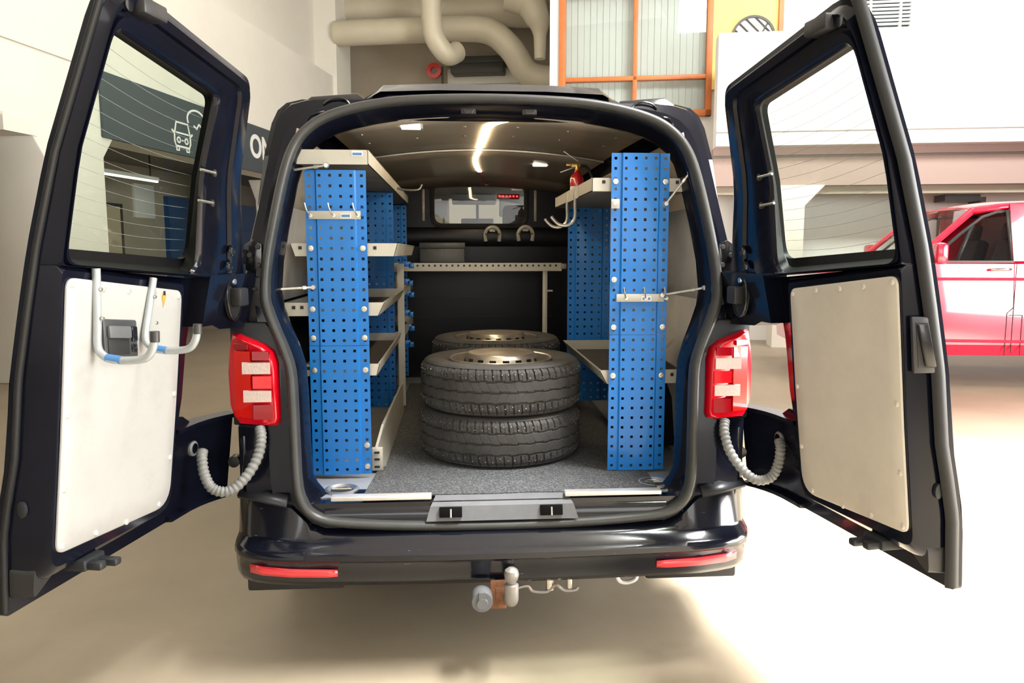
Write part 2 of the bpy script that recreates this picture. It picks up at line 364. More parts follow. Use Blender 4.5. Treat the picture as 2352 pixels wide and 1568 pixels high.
# ---- white block with the orange framed window
wr = struct(hbox('wall_right', 'wall_bright', -1.02, -.88, 13.0, 18.2, 0, 7.6))
b = HB(); b.bx(-1.02, -.87, 12.95, 13.3, 0, 7.6); b.bx(-.87, 1.55, 13.0, 13.3, 0, 3.6); b.bx(1.55, 1.75, 13.0, 13.3, 0, 7.6); b.bx(2.6, 17, 13.0, 13.3, 0, 7.6); b.bx(1.75, 2.6, 13.0, 13.3, 0, 4.2); b.bx(-.87, 1.55, 13.0, 13.3, 5.75, 7.6)
b.build('window_wall', 'wall_bright', wr)
hbox('yellow_panel', 'yellow_wall', 1.56, 2.62, 12.97, 13.1, 4.0, 7.6, wr)
hbox('yellow_post', 'yellow_wall', 1.56, 1.84, 12.9, 12.98, 4.0, 7.6, wr)
hbox('orange_post', 'orange_wood', 2.56, 2.63, 12.9, 12.98, 4.0, 7.6, wr)
wi = thing('window_1', 'orange wooden framed window', 'window', hp(.3, 13, 3.6)); del wi['category']; del wi['label']; wi['kind'] = 'structure'
for a in ((-.87, -.76, 12.9, 13.06, 3.6, 5.75), (1.47, 1.57, 12.9, 13.06, 3.6, 5.75), (-.87, 1.57, 12.9, 13.06, 5.55, 5.66), (-.87, 1.57, 12.9, 13.06, 3.6, 3.7), (.32, .39, 12.92, 13.04, 3.6, 5.6), (-.8, 1.5, 12.92, 13.04, 4.18, 4.25)):
    sub(hbox('frame_bar', 'orange_wood', *a, parent=wi, bev=.008), wi)
for (u0, u1) in ((-.76, .32), (.39, 1.47)):
    for (z0, z1) in ((3.7, 4.18), (4.25, 5.55)):
        sub(hbox('pane', 'glass_clear', u0, u1, 12.985, 12.995, z0, z1, wi), wi)
for k in range(22):
    u0 = -.78 + k * .103; sub(hbox('blind_slat', 'blind', u0, u0 + .098, 13.12 + .012 * (k % 2), 13.135 + .012 * (k % 2), 3.65, 5.6, wi), wi)
# round barred mirror window
t = thing('round_window', 'round barred window in the yellow wall above the white parapet', 'window', hp(2.18, 12.95, 4.75)); 
ax = Vector(hp(0, -1, 0)) - Vector(hp(0, 0, 0))
sub(MB().lathe([(.0, 0), (.30, 0), (.30, .02), (.0, .02)], hp(2.18, 12.95, 4.78), ax, 32).build('glass_disc', 'wall_bright', t), t)
sub(MB().lathe([(.30, 0), (.335, 0), (.335, .05), (.30, .05), (.30, 0)], hp(2.18, 12.95, 4.78), ax, 32).build('ring', 'dark_metal', t), t)
for k in range(-2, 3):
    d0 = k * .115; h = math.sqrt(max(.0, .09 - d0 * d0)); c45 = .7071
    p0 = (2.18 + (d0 - h) * c45, 12.91, 4.78 + (d0 + h) * c45); p1 = (2.18 + (d0 + h) * c45, 12.91, 4.78 + (d0 - h) * c45)
    sub(MB().cyl(hp(*p0), hp(*p1), .012, seg=6).build('bar', 'dark_metal', t), t)
sub(MB().cyl(hp(2.24, 12.91, 4.72), hp(2.39, 12.91, 4.99), .012, seg=6).build('bar', 'dark_metal', t), t)
# louvre window top right
lv = thing('window_2', '', 'w', hp(4.0, 13, 4.85)); del lv['category']; del lv['label']; lv['kind'] = 'structure'
sub(hbox('pane', 'glass_tint', 3.5, 4.5, 12.97, 12.99, 4.88, 6.3, lv), lv)
for k in range(24): sub(hbox('louvre', 'blind', 3.5, 4.5, 12.92, 12.96, 4.9 + k * .055, 4.93 + k * .055, lv), lv)
for u0 in (3.46, 3.9, 4.34, 4.5): sub(hbox('frame_bar', 'wall_bright', u0, u0 + .03, 12.9, 12.97, 4.86, 6.3, lv), lv)
# ---- gallery parapet with bands and the open bay on the right
pr = struct(hbox('trim_3', 'wall_bright', 1.52, 17, 11.85, 12.2, 2.98, 4.58))
hbox('parapet_line', 'soffit_dark', 1.52, 17, 11.84, 11.86, 3.165, 3.18, pr)
hbox('band_upper', 'pink_band_shaded', 1.52, 17, 12.1, 12.4, 2.87, 2.98, pr)
hbox('band_groove', 'soffit_dark', 1.52, 17, 12.14, 12.4, 2.83, 2.87, pr)
hbox('band_lower', 'pink_band_shaded', 1.52, 17, 12.1, 12.4, 2.42, 2.83, pr)
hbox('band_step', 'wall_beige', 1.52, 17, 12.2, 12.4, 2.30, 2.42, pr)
for v0, u0 in ((12.0, 2.45), (12.0, 9.4)):
    HB().prism([(u0, v0, 0), (u0 + .4, v0, 0), (u0 + .4, v0, 2.12), (u0 + .68, v0, 2.42), (u0 - .2, v0, 2.42), (u0, v0, 2.12)], (0, .4, 0)).build('column', 'wall_white', pr)
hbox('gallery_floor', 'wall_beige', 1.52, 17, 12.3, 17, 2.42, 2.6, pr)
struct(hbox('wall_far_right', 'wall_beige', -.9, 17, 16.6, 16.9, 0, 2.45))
b = HB(); b.bx(3.2, 3.3, 15.9, 16.5, 0, .9); tag(hbox('white_cabinet', 'white_label', 2.75, 3.35, 15.6, 16.1, 0, .95, bev=.01), 'small white cabinet by the far right wall beyond the tail lamp', 'cabinet')
o = HB().bx(5.0, 5.5, 12.5, 12.9, 2.2, 2.3).bx(5.5, 5.58, 12.5, 12.9, 2.16, 2.26).build('ceiling_bracket', 'dark_metal'); tag(o, 'small dark fitting under the soffit above the red van', 'fitting')
# ================================================================== THE BLACK VAN
VX = 0.012
van = thing('van', 'black panel van with both rear doors wide open', 'van', (VX, 0, 0))
def ys(z): return interp(z, [.42, .6, .95, 1.2, 1.44, 1.65, 2.05], [-.10, -.09, -.04, .005, .055, .11, .225])
PAIR = [((0, 1.99), (0, 2.035)), ((.2, 1.986), (.25, 2.033)), ((.35, 1.976), (.42, 2.028)), ((.46, 1.958), (.48, 1.992)), ((.545, 1.936), (.60, 1.996)), ((.61, 1.91), (.69, 1.992)),
        ((.66, 1.876), (.745, 1.978)), ((.70, 1.83), (.775, 1.95)), ((.728, 1.77), (.795, 1.90)), ((.75, 1.68), (.818, 1.78)), ((.775, 1.54), (.848, 1.60)), ((.795, 1.40), (.875, 1.46)),
        ((.80, 1.29), (.89, 1.32)), ((.79, 1.235), (.895, 1.24)), ((.765, 1.17), (.90, 1.17)), ((.735, 1.10), (.905, 1.10)), ((.712, 1.03), (.905, 1.03)), ((.703, .93), (.905, .93)),
        ((.695, .75), (.905, .75)), ((.688, .64), (.90, .64)), ((.672, .58), (.895, .58)), ((.64, .537), (.88, .50)), ((.58, .512), (.82, .45)), ((.45, .498), (.6, .43)), ((.25, .488), (.3, .43)), ((0, .485), (0, .43))]
def full(half):                        # half list of (x,z) from top centre to bottom centre -> closed loop
    return half + [(-x, z) for x, z in half[-2:0:-1]]
SEAL = full([p[0] for p in PAIR]); OUT = full([p[1] for p in PAIR])
def at(loop, dy=0, fy=ys): return [Vector((x, fy(z) + dy, z)) for x, z in loop]
def inset(loop, sx, st, sb):           # pull loop inwards: sides, top, bottom
    out = []
    for x, z in loop:
        k = min(1, abs(x) / .6)
        nz = z - st * max(0, min(1, (z - 1.75) / .2)) + sb * max(0, min(1, (.62 - z) / .1))
        if z < .56: nz = min(nz, .572)
        out.append((x - math.copysign(sx * k, x) if x else 0, nz))
    return out
# rear frame: seal flange -> pillar face -> outer corner, then the body skin running forward
def outy(dy): return [Vector((x, ys(z) + dy, z)) for x, z in OUT]
mid = [((a[0] * .55 + b_[0] * .45), (a[1] * .55 + b_[1] * .45)) for a, b_ in zip(SEAL, OUT)]
rim2 = [((a[0] * .12 + b_[0] * .88), (a[1] * .12 + b_[1] * .88)) for a, b_ in zip(SEAL, OUT)]
b = MB(); b.loft([at(SEAL, .02), at(mid, .015), at(mid, .035), at(rim2, .04), outy(.07)]); b.build('rear_frame', 'paint_inner', van, sharp=40)
def side(y, k, zb, drop=0): return [Vector((x * k, max(y, ys(z) + .07) if y < .5 else y, max(z, zb) - (drop * max(0, (z - 1.2)) if drop else 0))) for x, z in OUT]
b = MB(); b.loft([outy(.07), side(.22, 1.02, .42), [Vector((x * 1.045, max(.42, p.y), p.z)) for (x, z), p in zip(OUT, side(.42, 1.045, .40))], side(1.2, 1.055, .32), side(2.75, 1.055, .32)])
b.build('body_side', 'paint', van, sharp=30)
# roof pressing: raised centre field with sloped shoulders, ribs behind the rear edge
b = MB()
for (x0, x1) in ((-.70, -.46), (.46, .70)):
    for yy in (.26,):
        MB().loft([[(x0, yy, 1.975), (x1, yy, 1.985), (x1, yy + .2, 1.985), (x0, yy + .2, 1.975)], [(x0 + .03, yy + .02, 2.004), (x1 - .04, yy + .02, 2.018), (x1 - .04, yy + .18, 2.018), (x0 + .03, yy + .18, 2.004)]], True, True, True).build('roof_rib', 'paint', van, bev=.004)
b = MB(); b.loft([[(x, y, z) for x, z in ((-.44, 2.01), (-.40, 2.042), (-.2, 2.05), (.2, 2.05), (.40, 2.042), (.44, 2.01))] for y in (.25, .30, 1.5, 3.0, 3.3)], False)
b.loft([[(x, .25, z) for x, z in ((-.44, 2.01), (-.40, 2.042), (-.2, 2.05), (.2, 2.05), (.40, 2.042), (.44, 2.01))], [(x, .215, z) for x, z in ((-.46, 1.985), (-.41, 2.012), (-.2, 2.02), (.2, 2.02), (.41, 2.012), (.46, 1.985))]], False)
b.build('roof_field', 'paint', van)
for s in (-1, 1):
    b = MB(); P = smooth_path([(s * .62, .235, 1.968), (s * .60, .238, 1.985), (s * .57, .24, 1.992), (s * .54, .24, 1.986), (s * .525, .238, 1.97)], 4); b.tube(P, .004, 6)
    b.build('roof_bead', 'chrome' if False else 'black_gloss', van)
# roof lid over the cab
b = MB(); L = []
for y, k, zt in ((2.75, 1.055, 0), (3.15, 1.05, -.01), (3.5, 1.02, -.06)):
    L.append([Vector((x * k, y, z + zt)) for x, z in OUT[:9]])
b.loft(L, False)
L = [[Vector((-p.x, p.y, p.z)) for p in l] for l in L]; b.loft(L, False); b.build('cab_roof', 'paint', van)
# cab: lower sides, bonnet, pillars, windscreen
b = MB()
for s in (-1, 1):
    b.loft([[Vector((s * .955, y, z)) for z in (.32, .8, zt)] for y, zt in ((2.75, 1.30), (3.6, 1.28), (4.2, 1.12))], False)
    b.loft([[Vector((s * .955, 4.2, z)) for z in (.32, .8, 1.12)], [Vector((s * .90, 4.65, z)) for z in (.32, .75, 1.0)], [Vector((s * .75, 4.85, z)) for z in (.34, .7, .9)]], False)
b.loft([[Vector((x, y, z + (.03 if abs(x) < .5 else 0))) for x in (-.95, -.5, 0, .5, .95)] for y, z in ((4.2, 1.12), (4.55, 1.02), (4.8, .92), (4.88, .6), (4.85, .3))], False)
b.build('cab_body', 'paint', van)
for s in (-1, 1):
    MB().tube([(s * .93, 4.2, 1.12), (s * .84, 3.85, 1.45), (s * .78, 3.45, 1.86)], .045, 8).build('windscreen_pillar', 'paint', van)
    MB().bx(s * .90 - .04, s * .90 + .04, 2.72, 2.88, .4, 1.3).loft([[(s * .94, 2.72, 1.3), (s * .86, 2.72, 1.3), (s * .86, 2.9, 1.3), (s * .94, 2.9, 1.3)], [(s * .84, 2.72, 1.93), (s * .76, 2.72, 1.93), (s * .76, 2.86, 1.93), (s * .84, 2.86, 1.93)]], True, True, True).build('door_pillar', 'paint', van)
    MB().loft([[(s * .935, 2.9, 1.3), (s * .935, 4.1, 1.13)], [(s * .82, 2.88, 1.87), (s * .80, 3.5, 1.83)]], False).build('cab_side_glass', 'glass_clear', van)
MB().loft([[(x, 4.18, 1.13) for x in (-.92, 0, .92)], [(x, 3.5, 1.86) for x in (-.78, 0, .78)]], False).build('windscreen', 'glass_clear', van)
MB().bx(-.9, .9, 3.75, 4.2, .75, 1.1).build('dashboard', 'cab_dark', van, bev=.04)
MB().bx(-.92, .92, 2.66, 4.2, .42, .5).build('cab_floor', 'cab_dark', van)
MB().loft([[(x, y, z) for x in (-.75, -.3, .3, .75)] for y, z in ((2.66, 1.91), (3.1, 1.91), (3.48, 1.85))], False).build('headliner', 'cab_grey', van)
for s in (-1, 1): MB().box((s * .42, 3.42, 1.79), (.44, .03, .17), (R(20), 0, 0)).build('sun_visor', 'cab_grey', van, bev=.012)
MB().bx(-.17, .17, 3.25, 3.42, 1.80, 1.87).build('overhead_console', 'cab_grey', van, bev=.01)
MB().box((.03, 3.55, 1.66), (.26, .03, .08)).bx(.02, .04, 3.5, 3.56, 1.68, 1.85).build('rear_view_mirror', 'cab_dark', van, bev=.01)
for sx, wd in ((.42, .46), (-.35, .5)):
    t = MB().box((sx, 3.05, .80), (wd, .5, .16)).box((sx, 2.82, 1.18), (wd, .14, .72), (R(-10), 0, 0)).build('cab_seat', 'seat_cloth', van, bev=.04)
    if sx > 0: MB().box((sx - .11, 2.74, 1.66), (.25, .1, .19), (R(-8), 0, 0)).build('headrest', 'seat_cloth', t, bev=.03)
MB().tube(smooth_path([(-.42 + .18 * math.cos(a * math.pi / 8), 3.62 + .06 * math.sin(a * math.pi / 8), 1.20 + .17 * math.sin(a * math.pi / 8)) for a in range(16)], 2, True), .014, 6, True).build('steering_wheel', 'cab_dark', van)
# underbody and road wheels
MB().bx(-.85, .85, .05, 4.6, .30, .42).build('underbody', 'rubber_dark', van)
for s in (-1, 1):
    for yy in (.86, 3.84):
        wv = MB().lathe([(.20, -.09), (.30, -.10), (.335, -.07), (.34, 0), (.335, .07), (.30, .10), (.20, .09), (.20, -.09)], (s * .80, yy, .34), (1, 0, 0), 40).build('road_wheel', 'tyre', van)
        MB().lathe([(.0, 0), (.1, .02), (.17, 0), (.2, .03), (.2, -.05), (0, -.05)], (s * .80, yy, .34), (s, 0, 0), 28).build('hub', 'rim', wv)
# rubber seal on the flange
path = at(SEAL, 0); P = smooth_path(path, 3, True)
L = []
for i in range(len(P)):
    a, c = P[i - 1], P[(i + 1) % len(P)]; tn = (c - a).normalized(); n_ = Vector((0, 1, 0)); q = tn.cross(n_).normalized(); n_ = q.cross(tn)
    if q.dot(Vector((P[i].x, 0, P[i].z - 1.25))) < 0: q = -q
    L.append([P[i] + q * (.017 * math.cos(k * math.pi / 6)) + n_ * (-.008 - .024 * max(0, math.sin(k * math.pi / 6)) + (.03 if math.sin(k * math.pi / 6) < -.1 else 0)) for k in range(12)])
L.append(L[0]); MB().loft(L, True).build('door_seal', 'rubber', van, sharp=60)
# inner jamb
j1 = inset(SEAL, .014, .015, .012); j2 = inset(SEAL, .022, .035, .05); j3 = inset(SEAL, .030, .048, .075); j4 = [(x * 1.04, min(max(z, .57), 1.93)) for x, z in inset(SEAL, .0, .04, .08)]
b = MB(); b.loft([at(SEAL, .0), at(j1, .015), at(j2, .07), at(j3, .10), at(j3, .125), at(j4, .15)]); b.build('door_jamb', 'paint_inner', van, sharp=40)
# header strikers
for x in (-.09, .135):
    o = MB().box((x, .215, 1.945), (.055, .02, .02)).build('header_striker', 'black_plastic', van, bev=.003)
    MB().tube([(x - .018, .198, 1.95), (x - .012, .19, 1.936), (x + .012, .19, 1.936), (x + .018, .198, 1.95)], .003, 6).build('striker_loop', 'dark_metal', o)
# sill
MB().loft([[(x, ys(.5) - .005 if i == 0 else y, z) for x in (-.60, -.25, .25, .60)] for i, (y, z) in enumerate(((-.11, .505), (-.10, .53), (-.085, .552), (-.05, .566), (-.02, .57)))], False).build('load_sill', 'paint', van)
c = MB(); c.loft([[(-.25, -.122, .508), (.28, -.122, .508)], [(-.235, -.105, .556), (.265, -.105, .556)], [(-.22, -.06, .577), (.25, -.06, .577)], [(-.22, -.03, .578), (.25, -.03, .578)]], False)
sc = c.build('sill_cover', 'grey_plastic', van)
for x in (-.165, .185):
    o = MB().box((x, -.113, .537), (.078, .024, .036), (R(-18), 0, 0)).build('latch_pocket', 'pocket_black', van, bev=.002)
    MB().cyl((x, -.131, .524), (x, -.122, .551), .0035, seg=10).build('latch_pin', 'zinc', o)
for x0, x1 in ((-.578, -.232), (.237, .583)):
    MB().box(((x0 + x1) / 2, -.07, .583), (x1 - x0, .036, .016)).build('sill_strip', 'alu', van, bev=.003)
# cargo floor and liners
MB().bx(-.80, .80, -.03, 2.62, .545, .572).build('cargo_floor', 'steel_floor', van)
MB().bx(-.66, .66, -.085, 0, .53, .568).build('floor_lip', 'paint', van)
for x, y in ((-.56, .05), (.59, .055)):
    o = MB().lathe([(.062, 0), (.062, .006), (.052, .009), (.040, .002), (.040, -.0), (.062, 0)], (x, y, .5725), (0, 0, 1), 32).build('lashing_cup', 'zinc', van)
    MB().lathe([(.0, 0), (.042, 0), (.042, .002), (.0, .002)], (x, y, .5725), (0, 0, 1), 24).build('cup_well', 'rubber_dark', o)
    MB().tube(smooth_path([(x - .03, y, .577), (x - .015, y + .016, .58), (x + .015, y + .016, .58), (x + .03, y, .577)], 3), .004, 6).cyl((x - .035, y, .577), (x + .035, y, .577), .004, seg=6).build('lashing_ring', 'zinc', o)
for s in (-1, 1):
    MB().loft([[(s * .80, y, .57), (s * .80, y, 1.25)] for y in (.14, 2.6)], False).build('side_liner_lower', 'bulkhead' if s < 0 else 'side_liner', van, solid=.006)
    MB().loft([[(s * .80, y, 1.25), (s * .765, y, 1.60)] for y in (.16, 2.6)], False).build('side_liner_middle', 'side_liner', van, solid=.006)
    MB().loft([[(s * .765, y, 1.60), (s * .70, y, 1.87)] for y in (.16, 2.6)], False).build('side_liner_upper', 'plywood', van, solid=.006)
    MB().loft([[(s * .70, y, 1.86), (s * .66, y, 1.925), (s * .61, y, 1.935)] for y in (.2, 2.6)], False).build('roof_rail', 'paint_inner', van, solid=.01)
    MB().loft([[(s * .80, y, z) for z in (.57, zt)] + [(s * (.80 - .14 * k), y, zt) for k in (0, 1)] + [(s * .66, y, .57)] for y, zt in ((.5, .60), (.56, .80), (.7, .88), (1.0, .88), (1.15, .8), (1.22, .6))], False).build('wheel_arch', 'paint_inner', van)
# ceiling liner, arched, with rivets
def cz(x, y): return 1.955 - .055 * (x / .62) ** 2 - .012 * (y - 1.2) ** 2
b = MB(); b.loft([[(x, y, cz(x, y)) for x in [-.62 + .0775 * k for k in range(17)]] for y in [.30, .5, .8, 1.1, 1.28]], False); cl = b.build('ceiling_liner', 'ceiling_liner', van, solid=.006)
b = MB(); b.loft([[(x, y, cz(x, y) - .004) for x in [-.62 + .0775 * k for k in range(17)]] for y in [1.30, 1.6, 1.9, 2.2, 2.4, 2.5]] + [[(x, 2.58, cz(x, 2.5) - .06) for x in [-.62 + .0775 * k for k in range(17)]]], False); cl2 = b.build('ceiling_liner', 'ceiling_liner', van, solid=.006)
b = MB(); b.tube([(x, 1.29, cz(x, 1.29) - .008) for x in [-.62 + .0775 * k for k in range(17)]], .006, 6).build('ceiling_joint', 'alu', van)
rv = None
for y in (.55, .82, 1.5, 2.2):
    for x in (-.52, -.31, -.1, .12, .33, .53):
        z = cz(x, y) - .006
        if rv is None: rv = MB().lathe([(0, -.003), (.006, -.0015), (.008, .002)], (0, 0, 0), (0, 0, 1), 8).build('rivet', 'zinc', cl, loc=(x, y, z))
        else: copy_child(rv, cl if y < 1.29 else cl2, (x, y, z))
# LED strip, wires and dome lamps
z0 = lambda x, y: cz(x, y) - .012
P = smooth_path([(.06, .36, z0(.06, .36)), (.015, .46, z0(.01, .46)), (-.005, .6, z0(0, .6)), (-.01, .9, z0(0, .9)), (-.02, 1.3, z0(0, 1.3)), (-.03, 1.65, z0(0, 1.65)), (-.015, 2.0, z0(0, 2.0)), (.01, 2.22, z0(0, 2.22))], 5)
b = MB(); b.loft([[p + Vector((-.011, 0, 0)), p + Vector((.011, 0, 0)), p + Vector((.011, 0, .004)), p + Vector((-.011, 0, .004))] for p in P], True, True, True); b.build('led_strip', 'led', van, label='glowing warm white light strip')
MB().tube(smooth_path([(.01, 2.22, z0(0, 2.22)), (.04, 2.35, 1.88), (.06, 2.42, 1.87), (.085, 2.50, 1.885)], 5), .0025, 6).build('led_wire', 'ext_red', van)
for x, y in ((-.315, .46), (.34, 1.75)):
    o = MB().box((x, y, cz(x, y) - .008), (.078, .06, .014), (0, 0, 0)).build('dome_lamp', 'dome', van, bev=.004)
    MB().bx(x + .039, x + .047, y - .03, y + .03, cz(x, y) - .018, cz(x, y)).build('lamp_bezel', 'alu', o)
# bulkhead with window
WX0, WX1, WZ0, WZ1 = -.285, .325, 1.625, 1.885
hole = rrect([(WX1, WZ0), (WX1, WZ1), (WX0, WZ1), (WX0, WZ0)], .06, 6, 5); outr = rrect([(.83, .57), (.82, 1.96), (-.82, 1.96), (-.83, .57)], .03, 6, 5)
b = MB(); b.loft([[(p.x, 2.6, p.y) for p in outr], [(p.x, 2.6, p.y) for p in hole], [(p.x, 2.64, p.y) for p in hole], [(p.x, 2.64, p.y) for p in outr]], True); bh = b.build('bulkhead', 'bulkhead', van)
fr = rrect([(WX1 + .03, WZ0 - .03), (WX1 + .03, WZ1 + .03), (WX0 - .03, WZ1 + .03), (WX0 - .03, WZ0 - .03)], .08, 6, 5)
MB().loft([[(p.x, 2.6, p.y) for p in fr], [(p.x, 2.585, p.y) for p in fr], [(p.x * .5 + q.x * .5, 2.58, p.y * .5 + q.y * .5) for p, q in zip(fr, hole)], [(p.x, 2.59, p.y) for p in hole], [(p.x, 2.62, p.y) for p in hole]], True).build('window_seal', 'rubber_dark', bh)
MB().add([(p.x, 2.61, p.y) for p in hole], [tuple(range(len(hole)))]).build('bulkhead_glass', 'glass_clear', bh)
for x in (-.36, .40):
    MB().bx(x - .010, x + .010, 2.585, 2.6, 1.64, 1.86).build('slot_strip', 'tow_steel', bh, bev=.003)
for a in ((-.50, .50, 2.59, 2.6, 1.12, 1.125), (-.52, .52, 2.585, 2.6, .98, .99)): MB().bx(*a).build('pressing', 'bulkhead', bh)
MB().loft([[(x, 2.6, 1.60), (x, 2.585, 1.575), (x, 2.585, 1.50), (x, 2.6, 1.47)] for x in (-.7, .7)], False).build('bulkhead_rib', 'bulkhead', bh)
# glowing red bar put in for the stop lamp's reflection in the bulkhead window
o = MB().box((.215, 2.572, 1.805), (.15, .022, .034)).build('stop_lamp_reflection', 'lens_dark', bh, bev=.006)
for k in range(6): MB().box((.155 + k * .0235, 2.559, 1.806), (.012, .004, .012)).build('reflected_diode', 'red_led_reflection', o)
# clamps on the bulkhead
for x, z in ((.105, 1.565), (.33, 1.568)):
    o = MB().tube(smooth_path([(x - .045, 2.56, z - .06), (x - .05, 2.555, z - .01), (x - .03, 2.55, z + .025), (x, 2.55, z + .035), (x + .03, 2.55, z + .025), (x + .05, 2.555, z - .01), (x + .045, 2.56, z - .06)], 5), .013, 8).bx(x - .02, x + .02, 2.56, 2.6, z + .005, z + .035).build('tool_clamp', 'tray', bh)
    for s in (-1, 1): MB().cyl((x + s * .045, 2.54, z - .012), (x + s * .045, 2.57, z - .012), .006, seg=8).build('clamp_bolt', 'dark_metal', o)
# ---- tail lamps
def lamp(s):
    out = [(.913, 1.165), (.86, 1.142), (.80, 1.118), (.768, 1.092), (.755, 1.05), (.746, .86), (.752, .842), (.78, .835), (.885, .838), (.915, .86), (.935, .90), (.94, 1.02), (.93, 1.10)]
    y0 = lambda x, z: .02 + max(0, (x - .86)) * .9
    f = [Vector((s * x, -.045 + 1.4 * max(0, x - .86) + .04 * (z - .95), z)) for x, z in out]
    cx, czz = .845, .985
    g = [Vector((s * (cx + (x - cx) * .90), -.066 + .9 * max(0, x - .87) + .04 * (z - .95), czz + (z - czz) * .93)) for x, z in out]
    bk = [Vector((s * x, .10, z)) for x, z in out]
    o = MB().loft([bk, f, g], True, True, True).build('tail_lamp', 'lens_red', van, bev=.004, sharp=30, label='red tail lamp with two clear bars')
    def seg(nm, x0, x1, z0, z1, m, dy=.0):
        MB().loft([[(s * x, -.060 + .9 * max(0, x - .87) + .04 * (z - .95) - dy, z) for x, z in ((x0, z0), (x1, z0), (x1, z1), (x0, z1))], [(s * x, -.0685 + .9 * max(0, x - .87) + .04 * (z - .95) - dy, z) for x, z in ((x0 + .002, z0 + .002), (x1 - .002, z0 + .002), (x1 - .002, z1 - .002), (x0 + .002, z1 - .002))]], True, True, True).build(nm, m, o)
    seg('main_cell', .838, .902, .866, 1.098, 'lens_main', -.003)
    seg('clear_bar', .772, .868, 1.018, 1.060, 'lens_clear'); seg('clear_bar', .770, .866, .922, .964, 'lens_clear')
    seg('bright_cell', .768, .834, .968, 1.014, 'lens_bright'); seg('dark_cell', .774, .834, 1.065, 1.098, 'lens_dark'); seg('dark_cell', .766, .834, .862, .916, 'lens_dark'); seg('top_cell', .846, .900, 1.102, 1.122, 'lens_dark')
    return o
lamp(-1); lamp(1)
for s in (-1, 1):                      # pillar cover behind the lamp, hinges, plates
    MB().loft([[(s * x, y, z) for x, z in ((.74, .83), (.92, .83), (.92, 1.19), (.80, 1.19), (.75, 1.13))] for y in (.0, .06)], True, True, True).build('lamp_housing', 'housing_plastic', van, bev=.006)
    for z in (1.0, .90): MB().cyl((s * .722, -.038, z), (s * .722, -.03, z), .006, seg=8).build('housing_plug', 'rubber_dark', van)
    o = MB().prism([(s * x, .075, z) for x, z in ((.815, 1.46), (.845, 1.475), (.875, 1.455), (.875, 1.37), (.845, 1.35), (.815, 1.375))], (0, -.018, 0)).build('hinge_plate', 'black_gloss', van, bev=.003)
    for x, z in ((.828, 1.45), (.828, 1.385), (.858, 1.42)): MB().lathe([(0, .006), (.008, .006), (.010, 0)], (s * x, .055, z), (0, -1, 0), 8).build('hinge_bolt', 'dark_metal', o)
    MB().cyl((s * .885, -.0, 1.355), (s * .885, -.0, 1.475), .011, seg=12).box((s * .885, .03, 1.415), (.03, .06, .05)).build('hinge_pin', 'black_gloss', o)
    MB().bx(min(s * .80, s * .87), max(s * .80, s * .87), .03, .05, 1.19, 1.345).build('pillar_plate', 'black_plastic', van, bev=.004)
    MB().cyl((s * .83, .03, 1.305), (s * .905, -.045, 1.305), .006, seg=8).build('check_strap', 'dark_metal', van)
    MB().cyl((s * .88, -.02, .66), (s * .88, -.02, .80), .012, seg=10).box((s * .87, .0, .73), (.05, .04, .09)).build('lower_hinge', 'black_gloss', van, bev=.004)
    MB().bx(min(s * .735, s * .90), max(s * .735, s * .90), -.03, .03, .60, .84).build('lower_pillar', 'paint', van, bev=.012)
    # ribbed cable conduit
    C0 = [(s * .815, -.06, .835), (s * .805, -.085, .80), (s * .815, -.11, .74), (s * .85, -.14, .68), (s * .895, -.165, .645), (s * .945, -.17, .655), (s * .972, -.165, .70), (s * .982, -.155, .755), (s * .985, -.135, .775)]
    P = smooth_path(C0, 16); MB().tube(P, [.0155 * (1 + .16 * ((i // 2) % 2)) for i in range(len(P))], 12).build('cable_conduit', 'conduit', van, sharp=60)
# ---- bumper
st = []
def bump_station(x, yshift, top, wrap=0):
    zf = lambda a: a
    pr_ = [(-.085 + yshift, top), (-.125 + yshift, top - .006), (-.150 + yshift, min(top - .02, .462)), (-.155 + yshift, .452), (-.198 + yshift, .436), (-.214 + yshift, .424), (-.215 + yshift, .405), (-.200 + yshift, .392), (-.193 + yshift, .36), (-.185 + yshift, .325), (-.165 + yshift, .302), (-.10 + yshift, .298)]
    return [(x, y, z) for y, z in pr_]
half = [(0, 0, .478), (.2, .002, .478), (.4, .008, .478), (.52, .014, .479), (.60, .018, .482), (.645, .02, .50), (.675, .022, .53), (.71, .026, .565), (.78, .04, .582), (.84, .06, .585), (.885, .095, .585), (.912, .14, .583)]
L = [bump_station(-x, y, t) for x, y, t in reversed(half[1:])] + [bump_station(x, y, t) for x, y, t in half]
def corner(sgn, k): # wrapped part along the side
    base = bump_station(sgn * .912, .14, .583)
    return [(sgn * (.912 + .018 * min(1, k * 2)), y + (k * .4) * (1), z) for x, y, z in base]
L = [corner(-1, 1), corner(-1, .5), corner(-1, .2)] + L + [corner(1, .2), corner(1, .5), corner(1, 1)]
bp = MB().loft(L, False).build('rear_bumper', 'paint_bumper', van, sharp=50)
for s in (-1, 1):
    MB().loft([[(s * x, -.193 + ysft - .004, z0), (s * x, -.193 + ysft - .006, z1)] for x, ysft, z0, z1 in ((.545, .016, .347, .370), (.58, .017, .344, .372), (.70, .026, .344, .374), (.80, .046, .346, .377), (.845, .066, .350, .380))], False).build('bumper_reflector', 'reflector', bp, solid=.006)
    MB().bx(min(s * .55, s * .89), max(s * .55, s * .89), -.02, .02, .23, .34).build('mud_flap', 'rubber_dark', van, bev=.01)
    MB().loft([[(s * .72, -.13, .575), (s * .90, -.06, .592)], [(s * .72, -.09, .60), (s * .90, .0, .612)]], False).build('corner_step', 'housing_plastic', van, solid=.012)
